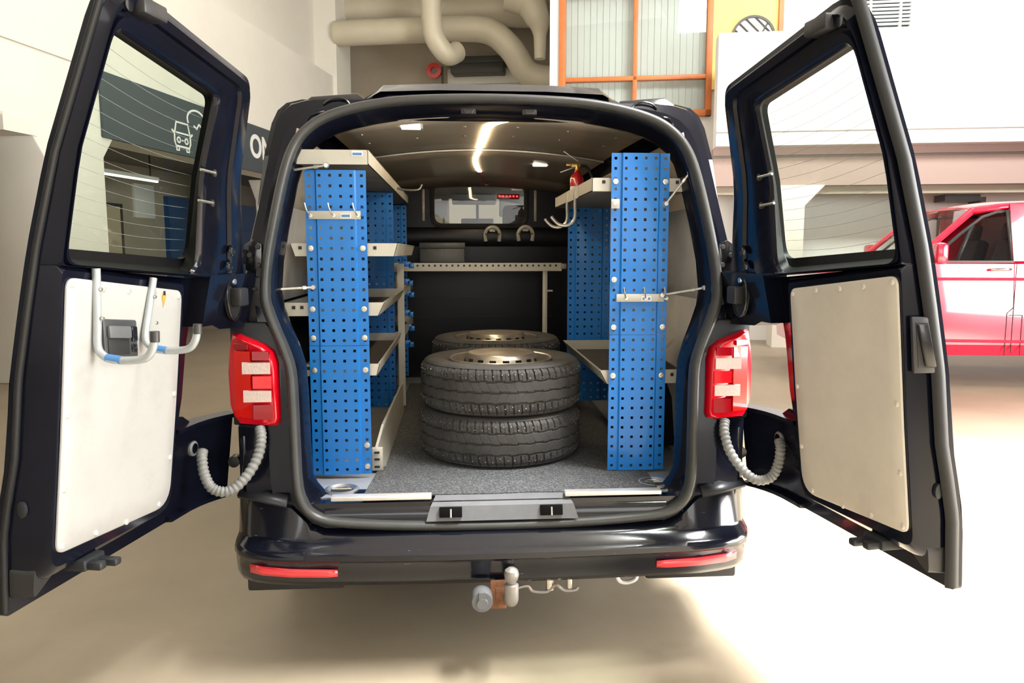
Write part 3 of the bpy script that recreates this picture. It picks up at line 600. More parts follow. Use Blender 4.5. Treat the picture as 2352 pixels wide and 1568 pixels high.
# ---- tow bar
tb = MB().tube(smooth_path([(.035, -.05, .27), (.035, -.17, .265), (.036, -.235, .27), (.036, -.25, .30), (.036, -.25, .335)], 5), [.024] * 20 + [.017], 14).build('tow_bar', 'tow_steel', van)
MB().lathe([(0.0, .052), (.012, .050), (.022, .042), (.0255, .028), (.022, .012), (.015, 0), (.015, -.02)], (.036, -.25, .338), (0, 0, 1), 24).build('tow_ball', 'tow_steel', tb)
MB().box((-.005, -.20, .275), (.055, .012, .10)).box((.0, -.16, .275), (.03, .1, .05)).build('tow_bracket', 'rust', tb, bev=.003)
so = MB().lathe([(.0, .055), (.034, .055), (.036, .05), (.036, .0), (.03, 0)], (-.062, -.205, .275), (0, -1, 0), 28).build('trailer_socket', 'grey_plastic', tb)
MB().lathe([(0, .012), (.018, .012), (.02, 0)], (-.062, -.258, .272), (0, -1, 0), 20).box((-.062, -.262, .296), (.022, .012, .03)).build('socket_lid', 'grey_plastic', so)
MB().tube(smooth_path([(.06, -.13, .262), (.10, -.13, .27), (.12, -.13, .25), (.17, -.13, .247), (.2, -.13, .27), (.23, -.13, .25), (.27, -.13, .25), (.28, -.13, .262)], 4), .006, 8).build('safety_eye', 'tow_steel', tb)
for x, rr in ((.18, .014), (.25, .010)): MB().cyl((x, -.12, .25), (x, -.12, .32), rr, seg=10).build('tow_bolt', 'zinc', tb)
MB().tube(smooth_path([(.42, -.1, .30), (.43, -.11, .27), (.46, -.11, .262), (.49, -.11, .275), (.495, -.1, .30)], 4), .008, 8).build('towing_eye', 'alu', van)
# ---- rear doors (built closed: u from the hinge towards the middle, v towards the cargo, then swung open)
def yp(z): return interp(z, [.50, .57, .76, .87, .95, 1.14, 1.3, 1.44, 1.65, 1.97, 2.1], [-.165, -.162, -.15, -.125, -.105, -.08, -.045, -.012, .05, .18, .24])
def vin(z): return interp(z, [.55, .68, 1.0, 1.37, 1.65, 1.95, 2.1], [-.045, -.03, .01, .05, .11, .225, .285])
def make_door(side):
    m = 1 if side == 'L' else -1
    th = R(102) if side == 'L' else R(98)
    def q(u, v, z): return Vector((m * u, v, z))
    U_OUT = rrect([(.92, 1.40), (.92, 2.03), (.215, 1.945), (-.035, 1.335)], [.004, .10, .05, .004], 8, 6)
    U_BOX = rrect([(.903, 1.40), (.903, 2.005), (.245, 1.925), (.005, 1.335)], [.004, .09, .05, .004], 8, 6)
    U_HOLE = rrect([(.890, 1.405), (.890, 1.915), (.418, 1.863), (.322, 1.362)], [.05, .04, .03, .07], 8, 6)
    U_GLS = rrect([(.868, 1.442), (.868, 1.925), (.385, 1.866), (.272, 1.408)], [.04, .03, .03, .06], 8, 6)
    def L(loop, f): return [q(p.x, f(p.y), p.y) for p in loop]
    def mixl(a, c, t): return [p.lerp(r_, t) for p, r_ in zip(a, c)]
    b = MB()
    loops = [L(U_GLS, lambda z: yp(z) - .002), L(U_OUT, lambda z: yp(z)), L(U_OUT, lambda z: yp(z) + .02), L(mixl(U_OUT, U_BOX, .5), lambda z: yp(z) + .024), L(U_BOX, lambda z: vin(z) - .012),
             L(mixl(U_BOX, U_HOLE, .10), lambda z: vin(z)), L(mixl(U_BOX, U_HOLE, .34), lambda z: vin(z)), L(mixl(U_BOX, U_HOLE, .37), lambda z: vin(z) - .010), L(mixl(U_BOX, U_HOLE, .58), lambda z: vin(z) - .010),
             L(mixl(U_BOX, U_HOLE, .62), lambda z: vin(z) + .004), L(mixl(U_BOX, U_HOLE, .90), lambda z: vin(z) + .004), L(mixl(U_BOX, U_HOLE, .97), lambda z: vin(z) - .002), L(U_HOLE, lambda z: vin(z) - .012)]
    reveal = [L(U_HOLE, lambda z: vin(z) - .012), L(mixl(U_HOLE, U_GLS, .4), lambda z: yp(z) + .030), L(U_GLS, lambda z: yp(z) + .016), L(U_GLS, lambda z: yp(z) - .002)]
    b.loft(loops)
    # lower leaf
    D_OUT = rrect([(.92, .562), (.92, 1.405), (.225, 1.347), (.225, .562)], [.02, .004, .004, .03], 12, 6)
    D_BOX = rrect([(.900, .655), (.900, 1.402), (.385, 1.345), (.385, .655)], [.05, .004, .004, .06], 12, 6)
    D_PAN = rrect([(.888, .708), (.888, 1.376), (.412, 1.322), (.412, .675)], [.03, .03, .03, .07], 12, 6)
    loops = [L(D_OUT, lambda z: yp(z)), L(D_OUT, lambda z: yp(z) + .02), L(mixl(D_OUT, D_BOX, .5), lambda z: yp(z) + .026), L(D_BOX, lambda z: vin(z) - .014), L(mixl(D_BOX, D_PAN, .4), lambda z: vin(z)), L(D_PAN, lambda z: vin(z))]
    b.loft(loops, True, True, True)
    # hinge column below the belt and the lower hinge tab
    def vcol(u): return .0 if u > .16 else (.16 - u) ** 2 * 1.6
    us = [.26, .20, .15, .10, .06, .02, -.03]
    def slab(zs, thick, zlow=None):
        lo = []
        for u in us:
            z0_, z1_ = zs(u)
            lo.append([q(u, yp(z0_) + vcol(u), z0_), q(u, yp(z1_) + vcol(u), z1_), q(u, min(yp(z1_) + vcol(u) + thick(u), .06), z1_), q(u, min(yp(z0_) + vcol(u) + thick(u), .06), z0_)])
        b.loft(lo, True, True, True)
    slab(lambda u: (1.185 - .05 * max(0, .2 - u) if u < .2 else 1.20, 1.36), lambda u: .085 - .05 * max(0, (.06 - u) / .09))
    slab(lambda u: (.562, .872 if u < .2 else .90), lambda u: .02)
    lo = [[q(u, yp(.565) + vcol(u), .562), q(u, yp(.565) + vcol(u) + .045, .566), q(u, yp(.575) + vcol(u) + .045, .578), q(u, yp(.59) + vcol(u) + .01, .585)] for u in us]; b.loft(lo, True, True, True)
    lo = [[q(u, yp(.87) + vcol(u), .874), q(u, yp(.87) + vcol(u) + .05, .870), q(u, yp(.85) + vcol(u) + .05, .855), q(u, yp(.83) + vcol(u) + .01, .845)] for u in us]; b.loft(lo, True, True, True)
    d = b.build('rear_door', 'paint_inner', van, loc=((-.88 if m > 0 else .88) - VX, 0, 0), rot=(0, 0, -m * th), sharp=32,
                label='open left rear door with white liner and two grey hooks' if m > 0 else 'open right rear door with plain grey liner')
    MB().loft(reveal).build('window_surround', 'surround', d)
    # glass and heating wires
    gl = [q(p.x, yp(p.y) + .006, p.y) for p in U_GLS]
    gb = MB(); rows = 14
    for i in range(rows):              # strips so the pane follows the curve
        pass
    n = len(gl); cx = sum((p.x for p in gl)) / n; czz = sum((p.z for p in gl)) / n
    gb.add(gl + [Vector((cx, yp(czz) + .006, czz))], [(k, (k + 1) % n, n) for k in range(n)])
    gb.build('door_glass', 'glass_door', d, sharp=80)
    wb = MB()
    for k in range(14):
        t = (k + .6) / 14
        uL = lerp(.30, .40, t); zl = lerp(1.418, 1.85, t); zr = lerp(1.455, 1.905, t)
        P = [q(lerp(uL, .862, s_), yp(lerp(zl, zr, s_)) + .009, lerp(zl, zr, s_) - .012 * math.sin(s_ * math.pi)) for s_ in [j / 10 for j in range(11)]]
        wb.tube(P, .00055, 4)
    wb.build('heating_wires', 'conduit', d, kind='stuff')
    # white liner board
    PAN = rrect([(.886, .712), (.886, 1.374), (.414, 1.320), (.414, .680)], [.03, .028, .028, .07], 12, 6)
    pb = MB(); pb.loft([L(PAN, lambda z: vin(z) + .001), L(PAN, lambda z: vin(z) + .005), L([Vector((lerp(.65, p.x, .99), lerp(1.03, p.y, .99))) for p in PAN], lambda z: vin(z) + .007)], True, True, False)
    # grid-like cap following the curve
    top = L([Vector((lerp(.65, p.x, .99), lerp(1.03, p.y, .99))) for p in PAN], lambda z: vin(z) + .007); prev = top
    for f in (.8, .6, .4, .2):
        cur = L([Vector((lerp(.65, p.x, f), lerp(1.03, p.y, f))) for p in PAN], lambda z: vin(z) + .007); pb.loft([prev, cur]); prev = cur
    nn = len(prev); pb.add(list(prev) + [q(.65, vin(1.03) + .007, 1.03)], [(k, (k + 1) % nn, nn) for k in range(nn)])
    ln = pb.build('door_liner', 'door_liner' if m > 0 else 'door_liner_grey', d, sharp=60)
    sc_ = None
    scr = [(.87, 1.357), (.76, 1.342), (.66, 1.332), (.55, 1.322), (.43, 1.305), (.87, 1.05), (.428, 1.02), (.87, .87), (.428, .83), (.87, .728), (.745, .715), (.62, .70), (.47, .70)]
    for u, z in scr:
        v = vin(z) + .007
        if sc_ is None: sc_ = MB().lathe([(0, .0045), (.005, .004), (.008, .001), (.0085, 0)], (0, 0, 0), (0, 1, 0), 10).build('screw', 'alu' if m > 0 else 'door_liner_grey', d, loc=q(u, v, z))
        else: copy_child(sc_, d, q(u, v, z))
    def dbx(name, mt, u0, u1, v0, v1, z0, z1, bev=.003, parent=None):
        x0, x1 = sorted((m * u0, m * u1)); return MB().bx(x0, x1, v0, v1, z0, z1).build(name, mt, parent or d, bev=bev)
    # free edge weather strip
    P = []
    for z in [.575 + k * .029 for k in range(50)]:
        P.append((z, yp(z)))
    lo = []
    rw = .017 if m < 0 else .006
    for z, y_ in P:
        c_ = Vector((m * .918, y_ + (.030 if m < 0 else .022), z))
        lo.append([c_ + Vector((m * .010 * math.cos(a), rw * 1.2 * math.sin(a), 0)) for a in [k * math.pi / 4 for k in range(8)]])
    MB().loft(lo, True, True, True).build('edge_seal', 'edge_rubber', d, sharp=70)
    # upper latch block
    dbx('latch_block', 'black_plastic', .755, .845, vin(1.965) - .02, vin(1.965) + .025, 1.955, 1.992, .006)
    MB().cyl(q(.868, vin(1.96) + .006, 1.965), q(.868, vin(1.96) - .03, 1.965), .014, seg=12).build('latch_bolt', 'black_gloss', d)
    # window hinge clips
    for z in (1.66, 1.575):
        uu = lerp(.335, .43, (z - 1.362) / .5)
        o = MB().cyl(q(uu - .055, vin(z) + .004, z), q(uu - .055, vin(z) + .012, z), .011, seg=12).build('window_clip', 'rubber_dark', d)
        MB().cyl(q(uu - .055, vin(z) + .012, z), q(uu + .01, vin(z) + .004, z + .004), .004, seg=8).build('clip_arm', 'zinc', o)
    # plugs and door-check pocket on the hinge column
    for z in (1.435, 1.385):
        MB().lathe([(0, .004), (.008, .006), (.010, .003), (.0155, .005), (.017, 0)], q(.145, vin(z) + .001 - .0, z), (0, 1, 0), 20).build('drain_plug', 'black_gloss', d)
    pk = [q(.105 + .045 * math.cos(a * math.pi / 10), .036, 1.285 + .075 * math.sin(a * math.pi / 10)) for a in range(20)]
    pk2 = [Vector((p.x, p.y + .012, p.z)) for p in pk]
    MB().tube(pk2, .004, 6, True).build('pocket_rim', 'black_gloss', d)
    MB().loft([pk, pk2], True, True, True).build('pocket', 'rubber_dark', d)
    o = dbx('door_check', 'black_plastic', .075, .135, .044, .085, 1.255, 1.315, .008)
    MB().lathe([(0, .006), (.009, .006), (.011, 0)], q(.11, .05, 1.335), (0, 1, 0), 10).build('check_bolt', 'zinc', o)
    # lower lock hook under the free corner
    o = dbx('lock_block', 'housing_plastic', .72, .80, -.10, -.015, .632, .662, .006)
    dbx('lock_tongue', 'housing_plastic', .725, .752, -.03, .035, .630, .650, .006, o); dbx('lock_tongue', 'housing_plastic', .765, .792, -.03, .022, .634, .656, .006, o)
    # bottom corner cover
    MB().loft([L(rrect([(.912, .60), (.912, .69), (.80, .69), (.80, .655)], .02, 2, 4), lambda z: yp(z) + .03), L(rrect([(.905, .605), (.905, .685), (.82, .685), (.82, .66)], .02, 2, 4), lambda z: vin(z) - .035)], True, True, True).build('corner_cover', 'black_plastic', d)
    for z in (.80,): MB().loft([[q(.906 + e, -.08 + .011 * f * math.cos(a * math.pi / 9), .83 + .02 * f * math.sin(a * math.pi / 9)) for a in range(18)] for e, f in ((0, 1), (.008, 1), (.009, .8))], True, True, True).build('oval_plug', 'housing_plastic', d)
    MB().cyl(q(.03, -.02, .705), q(-.01, -.03, .705), .02, seg=12).build('hinge_knuckle', 'black_gloss', d)
    MB().lathe([(.017, 0), (.026, .002), (.026, .014), (.018, .018)], q(.125, yp(.77) + .025, .775), (0, 1, 0), 16).build('conduit_socket', 'conduit', d)
    if m > 0:
        v0 = vin(1.215) + .004
        h = dbx('inner_handle', 'handle_grey', .628, .762, v0, v0 + .012, 1.165, 1.262, .008)
        dbx('handle_pocket', 'rubber_dark', .668, .750, v0 + .0115, v0 + .0145, 1.172, 1.212, .002, h)
        dbx('handle_flap', 'flap_grey', .665, .752, v0 + .010, v0 + .022, 1.213, 1.245, .005, h)
        dbx('lock_slide', 'black_gloss', .636, .658, v0 + .010, v0 + .018, 1.205, 1.245, .003, h); dbx('lock_slide', 'black_gloss', .636, .658, v0 + .010, v0 + .016, 1.178, 1.198, .003, h)
        for hh in [h] + [c_ for c_ in h.children]:
            for vv in hh.data.vertices: vv.co.z += .11 * (vv.co.x - .695)
        for u0, u1, zt, dz in ((.792, .790, 1.392, 0), (.565, .600, 1.362, .0)):
            vb = vin(1.35) + .013
            P = smooth_path([q(u0, vb, zt), q(lerp(u0, u1, .6), vb - .006, 1.27 + dz), q(u1, vb - .010, 1.205 + dz), q(u1, vb + .004, 1.182 + dz), q(u1, vb + .03, 1.172 + dz), q(u1, vb + .085, 1.172 + dz), q(u1, vb + .118, 1.180 + dz), q(u1, vb + .135, 1.205 + dz), q(u1, vb + .140, 1.235 + dz)], 5)
            hk = MB().tube(P, [.0098] * len(P), 12).build('door_hook', 'grey_tube', d, label='grey tubular hook')
            MB().cyl(P[-1] - Vector((0, 0, .018)), P[-1] + Vector((0, .001, .008)), .0112, seg=14).build('hook_cap', 'rubber', hk)
            for zz in (zt - .05, zt - .12): MB().lathe([(0, .004), (.004, .0035), (.0055, 0)], q(lerp(u0, u1, .3), vb + .0085, zz), (0, 1, 0), 10).build('hook_screw', 'zinc', hk)
            MB().cyl(P[-24], P[-19], .0102, seg=12).build('blue_tape', 'blue_label', hk)
        MB().add([q(.505 + a, vin(1.31 + b_) + .0078, 1.31 + b_) for a, b_ in ((-.006, .012), (-.011, -.002), (-.006, -.012), (-.002, -.024), (.002, -.034), (.004, -.018), (.010, -.008), (.008, .008), (.003, .014))], [tuple(range(9))]).build('rust_stain', 'rust_yellow', ln)
        MB().box(q(.505, vin(1.32) + .008, 1.318), (.008, .002, .012)).build('rust_hole', 'rubber_dark', ln)
    else:
        # pull handle on the free edge
        z0, z1 = 1.135, 1.275
        lo0 = [q(.918, yp(z) + .052 + (vin(z) - yp(z)) * 0, z) for z in (z0, z1)]
        h = MB().loft([[q(.9155, yp(z0) + .036, z0), q(.9155, yp(z1) + .036, z1), q(.9085, vin(z1) - .006, z1), q(.9085, vin(z0) - .006, z0)], [q(.926, yp(z0) + .036, z0), q(.926, yp(z1) + .036, z1), q(.919, vin(z1) - .006, z1), q(.919, vin(z0) - .006, z0)]], True, True, True).build('pull_handle', 'black_plastic', d, bev=.004)
        MB().loft([[q(.924, yp(z0) + .046, z0 + .014), q(.924, yp(z1) + .046, z1 - .014), q(.918, vin(z1) - .016, z1 - .014), q(.918, vin(z0) - .016, z0 + .014)], [q(.9275, yp(z0) + .046, z0 + .014), q(.9275, yp(z1) + .046, z1 - .014), q(.9215, vin(z1) - .016, z1 - .014), q(.9215, vin(z0) - .016, z0 + .014)]], True, True, True).build('pull_recess', 'rubber_dark', h)
        MB().loft([[q(.926, yp(z0) + .048, z0 + .018), q(.926, yp(z1) + .048, z1 - .018), q(.925, yp(z1) + .075, z1 - .018), q(.925, yp(z0) + .075, z0 + .018)], [q(.936, yp(z0) + .05, z0 + .018), q(.936, yp(z1) + .05, z1 - .018), q(.93, yp(z1) + .073, z1 - .018), q(.93, yp(z0) + .073, z0 + .018)]], True, True, True).build('pull_lever', 'black_gloss', h, bev=.002)
    return d
mat('surround', (.004, .004, .005), .5, spec=.12)
mat('rust_yellow', (.55, .28, .04), .8, var=.4, vscale=60)
mat('door_liner_grey', (.56, .52, .45), 0.42, var=.08, vscale=5, wear=(.42, .38, .33), wscale=6, wlo=.62, whi=.8)
make_door('L'); make_door('R')
# ================================================================== VAN RACKING
PITCH = .038
def perf_panel(name, parent, cx, y, z0, rows, cols=6, m='blue_steel', skip=None, face=-1):
    """perforated sheet: square holes on a 38 mm grid, the middle field stands proud of the edge strips"""
    hs = .0052; W = cols * PITCH - .006; b = MB()
    xs = []
    for c in range(cols):
        xc = (c - (cols - 1) / 2) * PITCH
        xs += [xc - hs, xc + hs]
    xs = [-W / 2] + xs + [W / 2]
    zs = [0]
    for r in range(rows): zs += [(r + .5) * PITCH - hs, (r + .5) * PITCH + hs]
    zs.append(rows * PITCH)
    # crease between first/second and last two columns
    def off(x):
        a = abs(x); e = ((cols - 1) / 2) * PITCH - hs - .004
        return 0.0 if a > e - .006 else (.007 if a < e - .016 else .007)
    xx = []
    e = ((cols - 1) / 2) * PITCH - hs
    for x in xs: xx.append((x, face * .007 if abs(x) < e - .002 else 0))
    # insert crease columns
    cols_pts = []
    for i, (x, o) in enumerate(xx):
        if i and xx[i - 1][1] != o:
            s_ = -1 if x < 0 else 1
            if s_ < 0: cols_pts += [(x - .012, 0, True), (x - .006, o, True)]
            else: cols_pts += [(xx[i - 1][0] + .006, xx[i - 1][1], True), (xx[i - 1][0] + .012, 0, True)]
        cols_pts.append((x, o, False))
    nx, nz = len(cols_pts), len(zs)
    holecols = set()
    for c in range(cols):
        xc = (c - (cols - 1) / 2) * PITCH
        for i, p in enumerate(cols_pts[:-1]):
            if abs((p[0] + cols_pts[i + 1][0]) / 2 - xc) < .001 and abs(cols_pts[i + 1][0] - p[0] - 2 * hs) < .001: holecols.add(i)
    vs = [(cx + p[0], y + p[1], z0 + z) for z in zs for p in cols_pts]
    fs = []
    for j in range(nz - 1):
        for i in range(nx - 1):
            if i in holecols and j % 2 == 1: continue
            fs.append((j * nx + i, j * nx + i + 1, (j + 1) * nx + i + 1, (j + 1) * nx + i))
    b.add(vs, fs)
    return b.build(name, m, parent, solid=.0016, recalc=False, flat=True)
def tray(parent, x0, x1, y0, y1, z, h, slant0=0, slant1=0, front=True, name='tray'):
    """sheet steel tray: bottom, upright lips; slanted short ends on the visible face"""
    xa, xb = x0 + slant0, x1 - slant1; t = .0015; b = MB()
    # four lips as thin prisms
    b.prism([(xa, y0, z), (xb, y0, z), (x1, y0, z + h), (x0, y0, z + h)], (0, .002, 0))
    b.prism([(xa, y1, z), (xb, y1, z), (x1, y1, z + h), (x0, y1, z + h)], (0, -.002, 0))
    b.prism([(xb, y0, z), (xb, y1, z), (x1, y1, z + h), (x1, y0, z + h)], (-.002, 0, 0))
    b.prism([(xa, y0, z), (xa, y1, z), (x0, y1, z + h), (x0, y0, z + h)], (.002, 0, 0))
    b.bx(x1 - .008, x1 + .001, y0, y1, z + h - .002, z + h); b.bx(x0 - .001, x0 + .008, y0, y1, z + h - .002, z + h); 
    o = b.build(name, 'tray', parent)
    MB().bx(xa, xb, y0 + .001, y1 - .001, z, z + .003).build('tray_bottom', 'tray_bottom', o)
    MB().bx(xa + .003, xb - .003, y0 + .004, y1 - .004, z + .003, z + .006).build('tray_mat', 'tray_mat', o)
    return o
def hole_marks(tr_, pts, s=.006):
    for p in pts: MB().box(p, (s * 2, .002, s * 2)).build('punched_hole', 'rubber_dark', tr_)
BOLT = []
def bolt(parent, x, y, z, r=.011):
    if not BOLT:
        o = MB().lathe([(0, .008), (.0045, .008), (.0055, .0035), (.0105, .003), (.0115, 0)], (0, 0, 0), (0, -1, 0), 14).build('bolt', 'zinc', parent, loc=(x, y, z)); BOLT.append(o)
    else: o = copy_child(BOLT[0], parent, (x, y, z))
    return o
def rod(parent, p0, p1, r=.0045):
    p0, p1 = Vector(p0), Vector(p1); d = (p1 - p0)
    o = MB().cyl(p0, p1, r, seg=10).build('tie_rod', 'zinc', parent)
    MB().lathe([(0.0, -.008), (.008, -.008), (.011, 0), (.008, .008), (0, .008)], p0, (0, 1, 0), 12).build('rod_eye', 'zinc', o)
    MB().lathe([(0.0, -.008), (.008, -.008), (.011, 0), (.008, .008), (0, .008)], p1, (0, 1, 0), 12).build('rod_eye', 'zinc', o)
    MB().cyl(p0.lerp(p1, .70), p0.lerp(p1, .80), r * 1.7, seg=6).build('lock_nut', 'zinc', o)
    return o
def hook_rail(parent, x0, x1, y, z, hooks, sticker):
    o = MB().box(((x0 + x1) / 2, y, z), (x1 - x0, .004, .030)).build('hook_rail', 'tray', parent, bev=.001)
    for x in hooks:
        MB().tube(smooth_path([(x + .01, y - .002, z - .002), (x + .006, y - .018, z + .006), (x, y - .03, z + .022), (x - .004, y - .032, z + .042)], 4), .0028, 8).build('rail_hook', 'zinc', o)
        MB().lathe([(0, .003), (.007, .003), (.0085, 0)], (x + .012, y - .002, z - .002), (0, -1, 0), 10).build('rail_bolt', 'zinc', o)
    MB().box((sticker, y - .0028, z - .003), (.038, .001, .018)).build('sticker', 'white_label', o)
    MB().box((sticker, y - .0036, z - .003), (.030, .001, .009)).build('sticker_mark', 'blue_label', o)
    return o
# ---------------- left rack
YF = .205
lr = thing('shelving_rack', 'blue perforated van rack with metal trays on the left wall', 'shelving', (0, 0, 0), 0, 'van racks')
lc = -.567
perf_panel('perforated_panel', lr, lc, YF, .588, 13); perf_panel('perforated_panel', lr, lc, YF + .003, .588 + 13 * PITCH + .001, 17)
for y, rows in ((1.42, 30), (2.50, 30)): perf_panel('perforated_panel', lr, lc, y, .60, rows)
# flat side strip behind the jamb
t1 = tray(lr, -.705, -.444, .188, 2.52, 1.748, .052)
MB().box((-.483, .1865, 1.787), (.040, .001, .020)).build('sticker', 'white_label', t1); MB().box((-.483, .1858, 1.785), (.033, .001, .009)).build('sticker_mark', 'blue_label', t1)
t2 = tray(lr, -.742, -.345, .225, 1.36, 1.416, .048, .016, .014); t3 = tray(lr, -.772, -.398, .225, 1.36, 1.193, .050, .008, .024); t4 = tray(lr, -.70, -.420, .225, 1.36, .965, .045, .0, .012)
hole_marks(t2, [(-.705, .2235, 1.447), (-.43, .2235, 1.447)]); hole_marks(t3, [(-.735, .2235, 1.225), (-.705, .2235, 1.225)]); hole_marks(t4, [(-.688, .2235, .995)])
for z in (1.19, .96): tray(lr, -.70, -.42, 1.44, 2.48, z, .048)
for x in (-.662, -.472):
    for z in (1.445, 1.220, 1.112, .990): bolt(lr, x, YF - .001, z)
for z in (.700, .617): bolt(lr, -.472, YF - .001, z)
hook_rail(lr, -.664, -.476, YF - .012, 1.566, (-.668, -.585, -.497), -.53)
rod(lr, (-.742, .185, 1.722), (-.592, .17, 1.742)); rod(lr, (-.775, .12, 1.298), (-.655, YF - .012, 1.302))
# beige upright at the middle, blue clips on the far edge
MB().bx(-.436, -.402, 1.365, 1.385, .62, 1.372).build('tray_upright', 'tray', lr)
for k, z in enumerate((1.345, 1.245, 1.17, 1.06, .965, .88)):
    c = MB().bx(-.46, -.405, 2.0 - .12 * (k % 2), 2.04 - .12 * (k % 2), z, z + .03).bx(-.415, -.385, 2.0 - .12 * (k % 2), 2.03 - .12 * (k % 2), z - .01, z + .02).build('blue_clip', 'blue_steel', lr, bev=.002)
MB().bx(-.462, -.455, 1.9, 2.1, .62, 1.40).build('clip_strip', 'blue_steel', lr)
# floor level board along the tray
fb = MB().prism([(-.452, .285, .582), (-.452, .285, .668), (-.432, .36, .745), (-.425, 1.42, .745), (-.425, 1.42, .582), (-.425, .33, .582)], (.010, 0, 0)).build('floor_board', 'tray', lr)
MB().bx(-.462, -.42, .262, .285, .582, .672).build('board_bracket', 'tray', fb, bev=.002)
for z in (.598, .628, .655): MB().bx(-.452, -.432, .258, .263, z - .004, z + .004).build('slot', 'rubber_dark', fb)
MB().bx(-.70, -.45, .30, 1.40, .60, .606).build('lower_shelf', 'tray_bottom', lr); MB().bx(-.745, -.69, .23, .24, .585, .75).build('wall_plate', 'tray', lr)
MB().tube(smooth_path([(-.446, 1.55, 1.775), (-.40, 1.55, 1.765), (-.33, 1.55, 1.768), (-.31, 1.55, 1.795)], 4), .006, 8).build('side_hook', 'zinc', lr)
# ---------------- right rack
rr_ = thing('shelving_rack', 'blue perforated van rack with fire extinguisher tray on the right wall', 'shelving', (0, 0, 0), 0, 'van racks')
rc = .568
perf_panel('perforated_panel', rr_, rc, YF, .583, 14); perf_panel('perforated_panel', rr_, rc, YF + .003, .583 + 14 * PITCH + .001, 18)
perf_panel('perforated_panel', rr_, rc, 1.34, .64, 27)
r1 = tray(rr_, .388, .752, .228, 1.33, 1.660, .050); r2 = tray(rr_, .425, .758, .228, 1.26, .921, .054, .029, .0)
hole_marks(r1, [(.432, .2265, 1.695), (.715, .2265, 1.695)]); hole_marks(r2, [(.712, .2265, .955), (.738, .2265, .955)])
for x in (.473, .663):
    for z in (1.695, 1.145, .957): bolt(rr_, x, YF - .001, z)
bolt(rr_, .472, YF - .001, 1.327); bolt(rr_, .663, YF - .001, 1.612)
MB().box((.472, YF - .004, 1.612), (.032, .004, .036)).build('square_plate', 'tray', rr_, bev=.001); bolt(rr_, .472, YF - .006, 1.616)
hook_rail(rr_, .480, .664, YF - .012, 1.258, (.505, .582, .660), .595)
rod(rr_, (.663, YF - .012, 1.612), (.744, .165, 1.725)); rod(rr_, (.655, YF - .014, 1.268), (.790, .10, 1.300))
for k, (yy, dx) in enumerate(((.62, 0), (.86, -.0))):
    P = smooth_path([(.386, yy, 1.70), (.383, yy, 1.64), (.384, yy, 1.59), (.374, yy, 1.56), (.348, yy, 1.545), (.315, yy, 1.549), (.292, yy, 1.568), (.280, yy, 1.583)], 5)
    hk = MB().tube(P, .0075, 10).build('tray_hook', 'zinc', rr_, label='grey hook hanging from the upper tray')
MB().box((.386, .74, 1.683), (.003, .36, .05)).build('hook_plate', 'tray', rr_)
MB().lathe([(0, 0), (.11, 0), (.11, .012), (0, .012)], (.70, .42, .99), (-.5, .2, .5), 28).build('fibre_disc', 'plywood', rr_)
# ---------------- shelf across the bulkhead with a tin box
bs = thing('cross_shelf', 'cream perforated shelf standing across the bulkhead behind the wheels', 'shelf', (0, 0, 0))
MB().bx(-.50, .545, 2.22, 2.47, 1.316, 1.324).build('shelf_board', 'tray_bottom', bs)
lp = MB().bx(-.50, .545, 2.215, 2.222, 1.312, 1.368).bx(-.50, .545, 2.215, 2.232, 1.364, 1.368).build('front_lip', 'tray', bs)
for k in range(26): MB().box((-.41 + k * .0367, 2.2145, 1.347), (.012, .002, .012)).build('punched_hole', 'rubber_dark', lp)
MB().bx(-.535, -.49, 2.19, 2.25, 1.308, 1.366).build('end_bracket', 'tray', bs, bev=.003); MB().bx(.54, .575, 2.2, 2.24, 1.325, 1.36).build('end_bracket', 'tow_steel', bs, bev=.003)
MB().bx(.425, .455, 2.23, 2.26, .58, 1.316).build('leg', 'tray', bs, bev=.002); MB().bx(-.515, -.485, 2.23, 2.26, .58, 1.316).build('leg', 'tray', bs, bev=.002)
MB().bx(.455, .49, 2.235, 2.245, 1.18, 1.19).build('leg_pin', 'zinc', bs)
tbx = thing('tin_box', 'worn dark grey tin box standing on the cross shelf', 'box', (-.215, 2.38, 1.324))
o = MB().bx(-.36, -.075, 2.27, 2.46, 1.325, 1.455).build('box_body', 'box_grey', tbx, bev=.004); o.location = (.215, -2.38, -1.324)
o = MB().bx(-.364, -.071, 2.266, 2.464, 1.455, 1.492).build('box_lid', 'box_grey', tbx, bev=.005); o.location = (.215, -2.38, -1.324)
# ---------------- fire extinguisher on the right upper tray
fe = thing('fire_extinguisher', 'small red fire extinguisher with brass valve on the right upper tray', 'extinguisher', (.452, 1.02, 1.667)); fe.scale = (.84, .84, .9)
MB().lathe([(0, 0), (.036, 0), (.038, .006), (.038, .125), (.032, .145), (.014, .16), (.012, .17)], (0, 0, 0), (0, 0, 1), 28).build('cylinder', 'ext_red', fe)
o = MB().lathe([(.0386, .03), (.0386, .085)], (0, 0, 0), (0, 0, 1), 28).build('label_band', 'white_label', fe)
v_ = MB().cyl((0, 0, .165), (0, 0, .202), .012, seg=14).box((-.006, 0, .195), (.05, .018, .018)).build('valve', 'brass', fe, bev=.002)
MB().box((-.045, 0, .198), (.03, .016, .012)).build('valve_nozzle', 'brass', v_, bev=.002)
MB().box((-.035, 0, .242), (.10, .016, .006), (0, R(32), 0)).build('lever', 'alu', fe, bev=.002); MB().box((-.055, 0, .172), (.085, .016, .006), (0, R(-18), 0)).build('carry_handle', 'alu', fe, bev=.002)
MB().tube(smooth_path([(.01, 0, .192), (.05, 0, .19), (.085, .0, .14), (.09, .01, .07), (.08, .02, .02)], 5), .008, 10).build('hose', 'hose_black', fe)
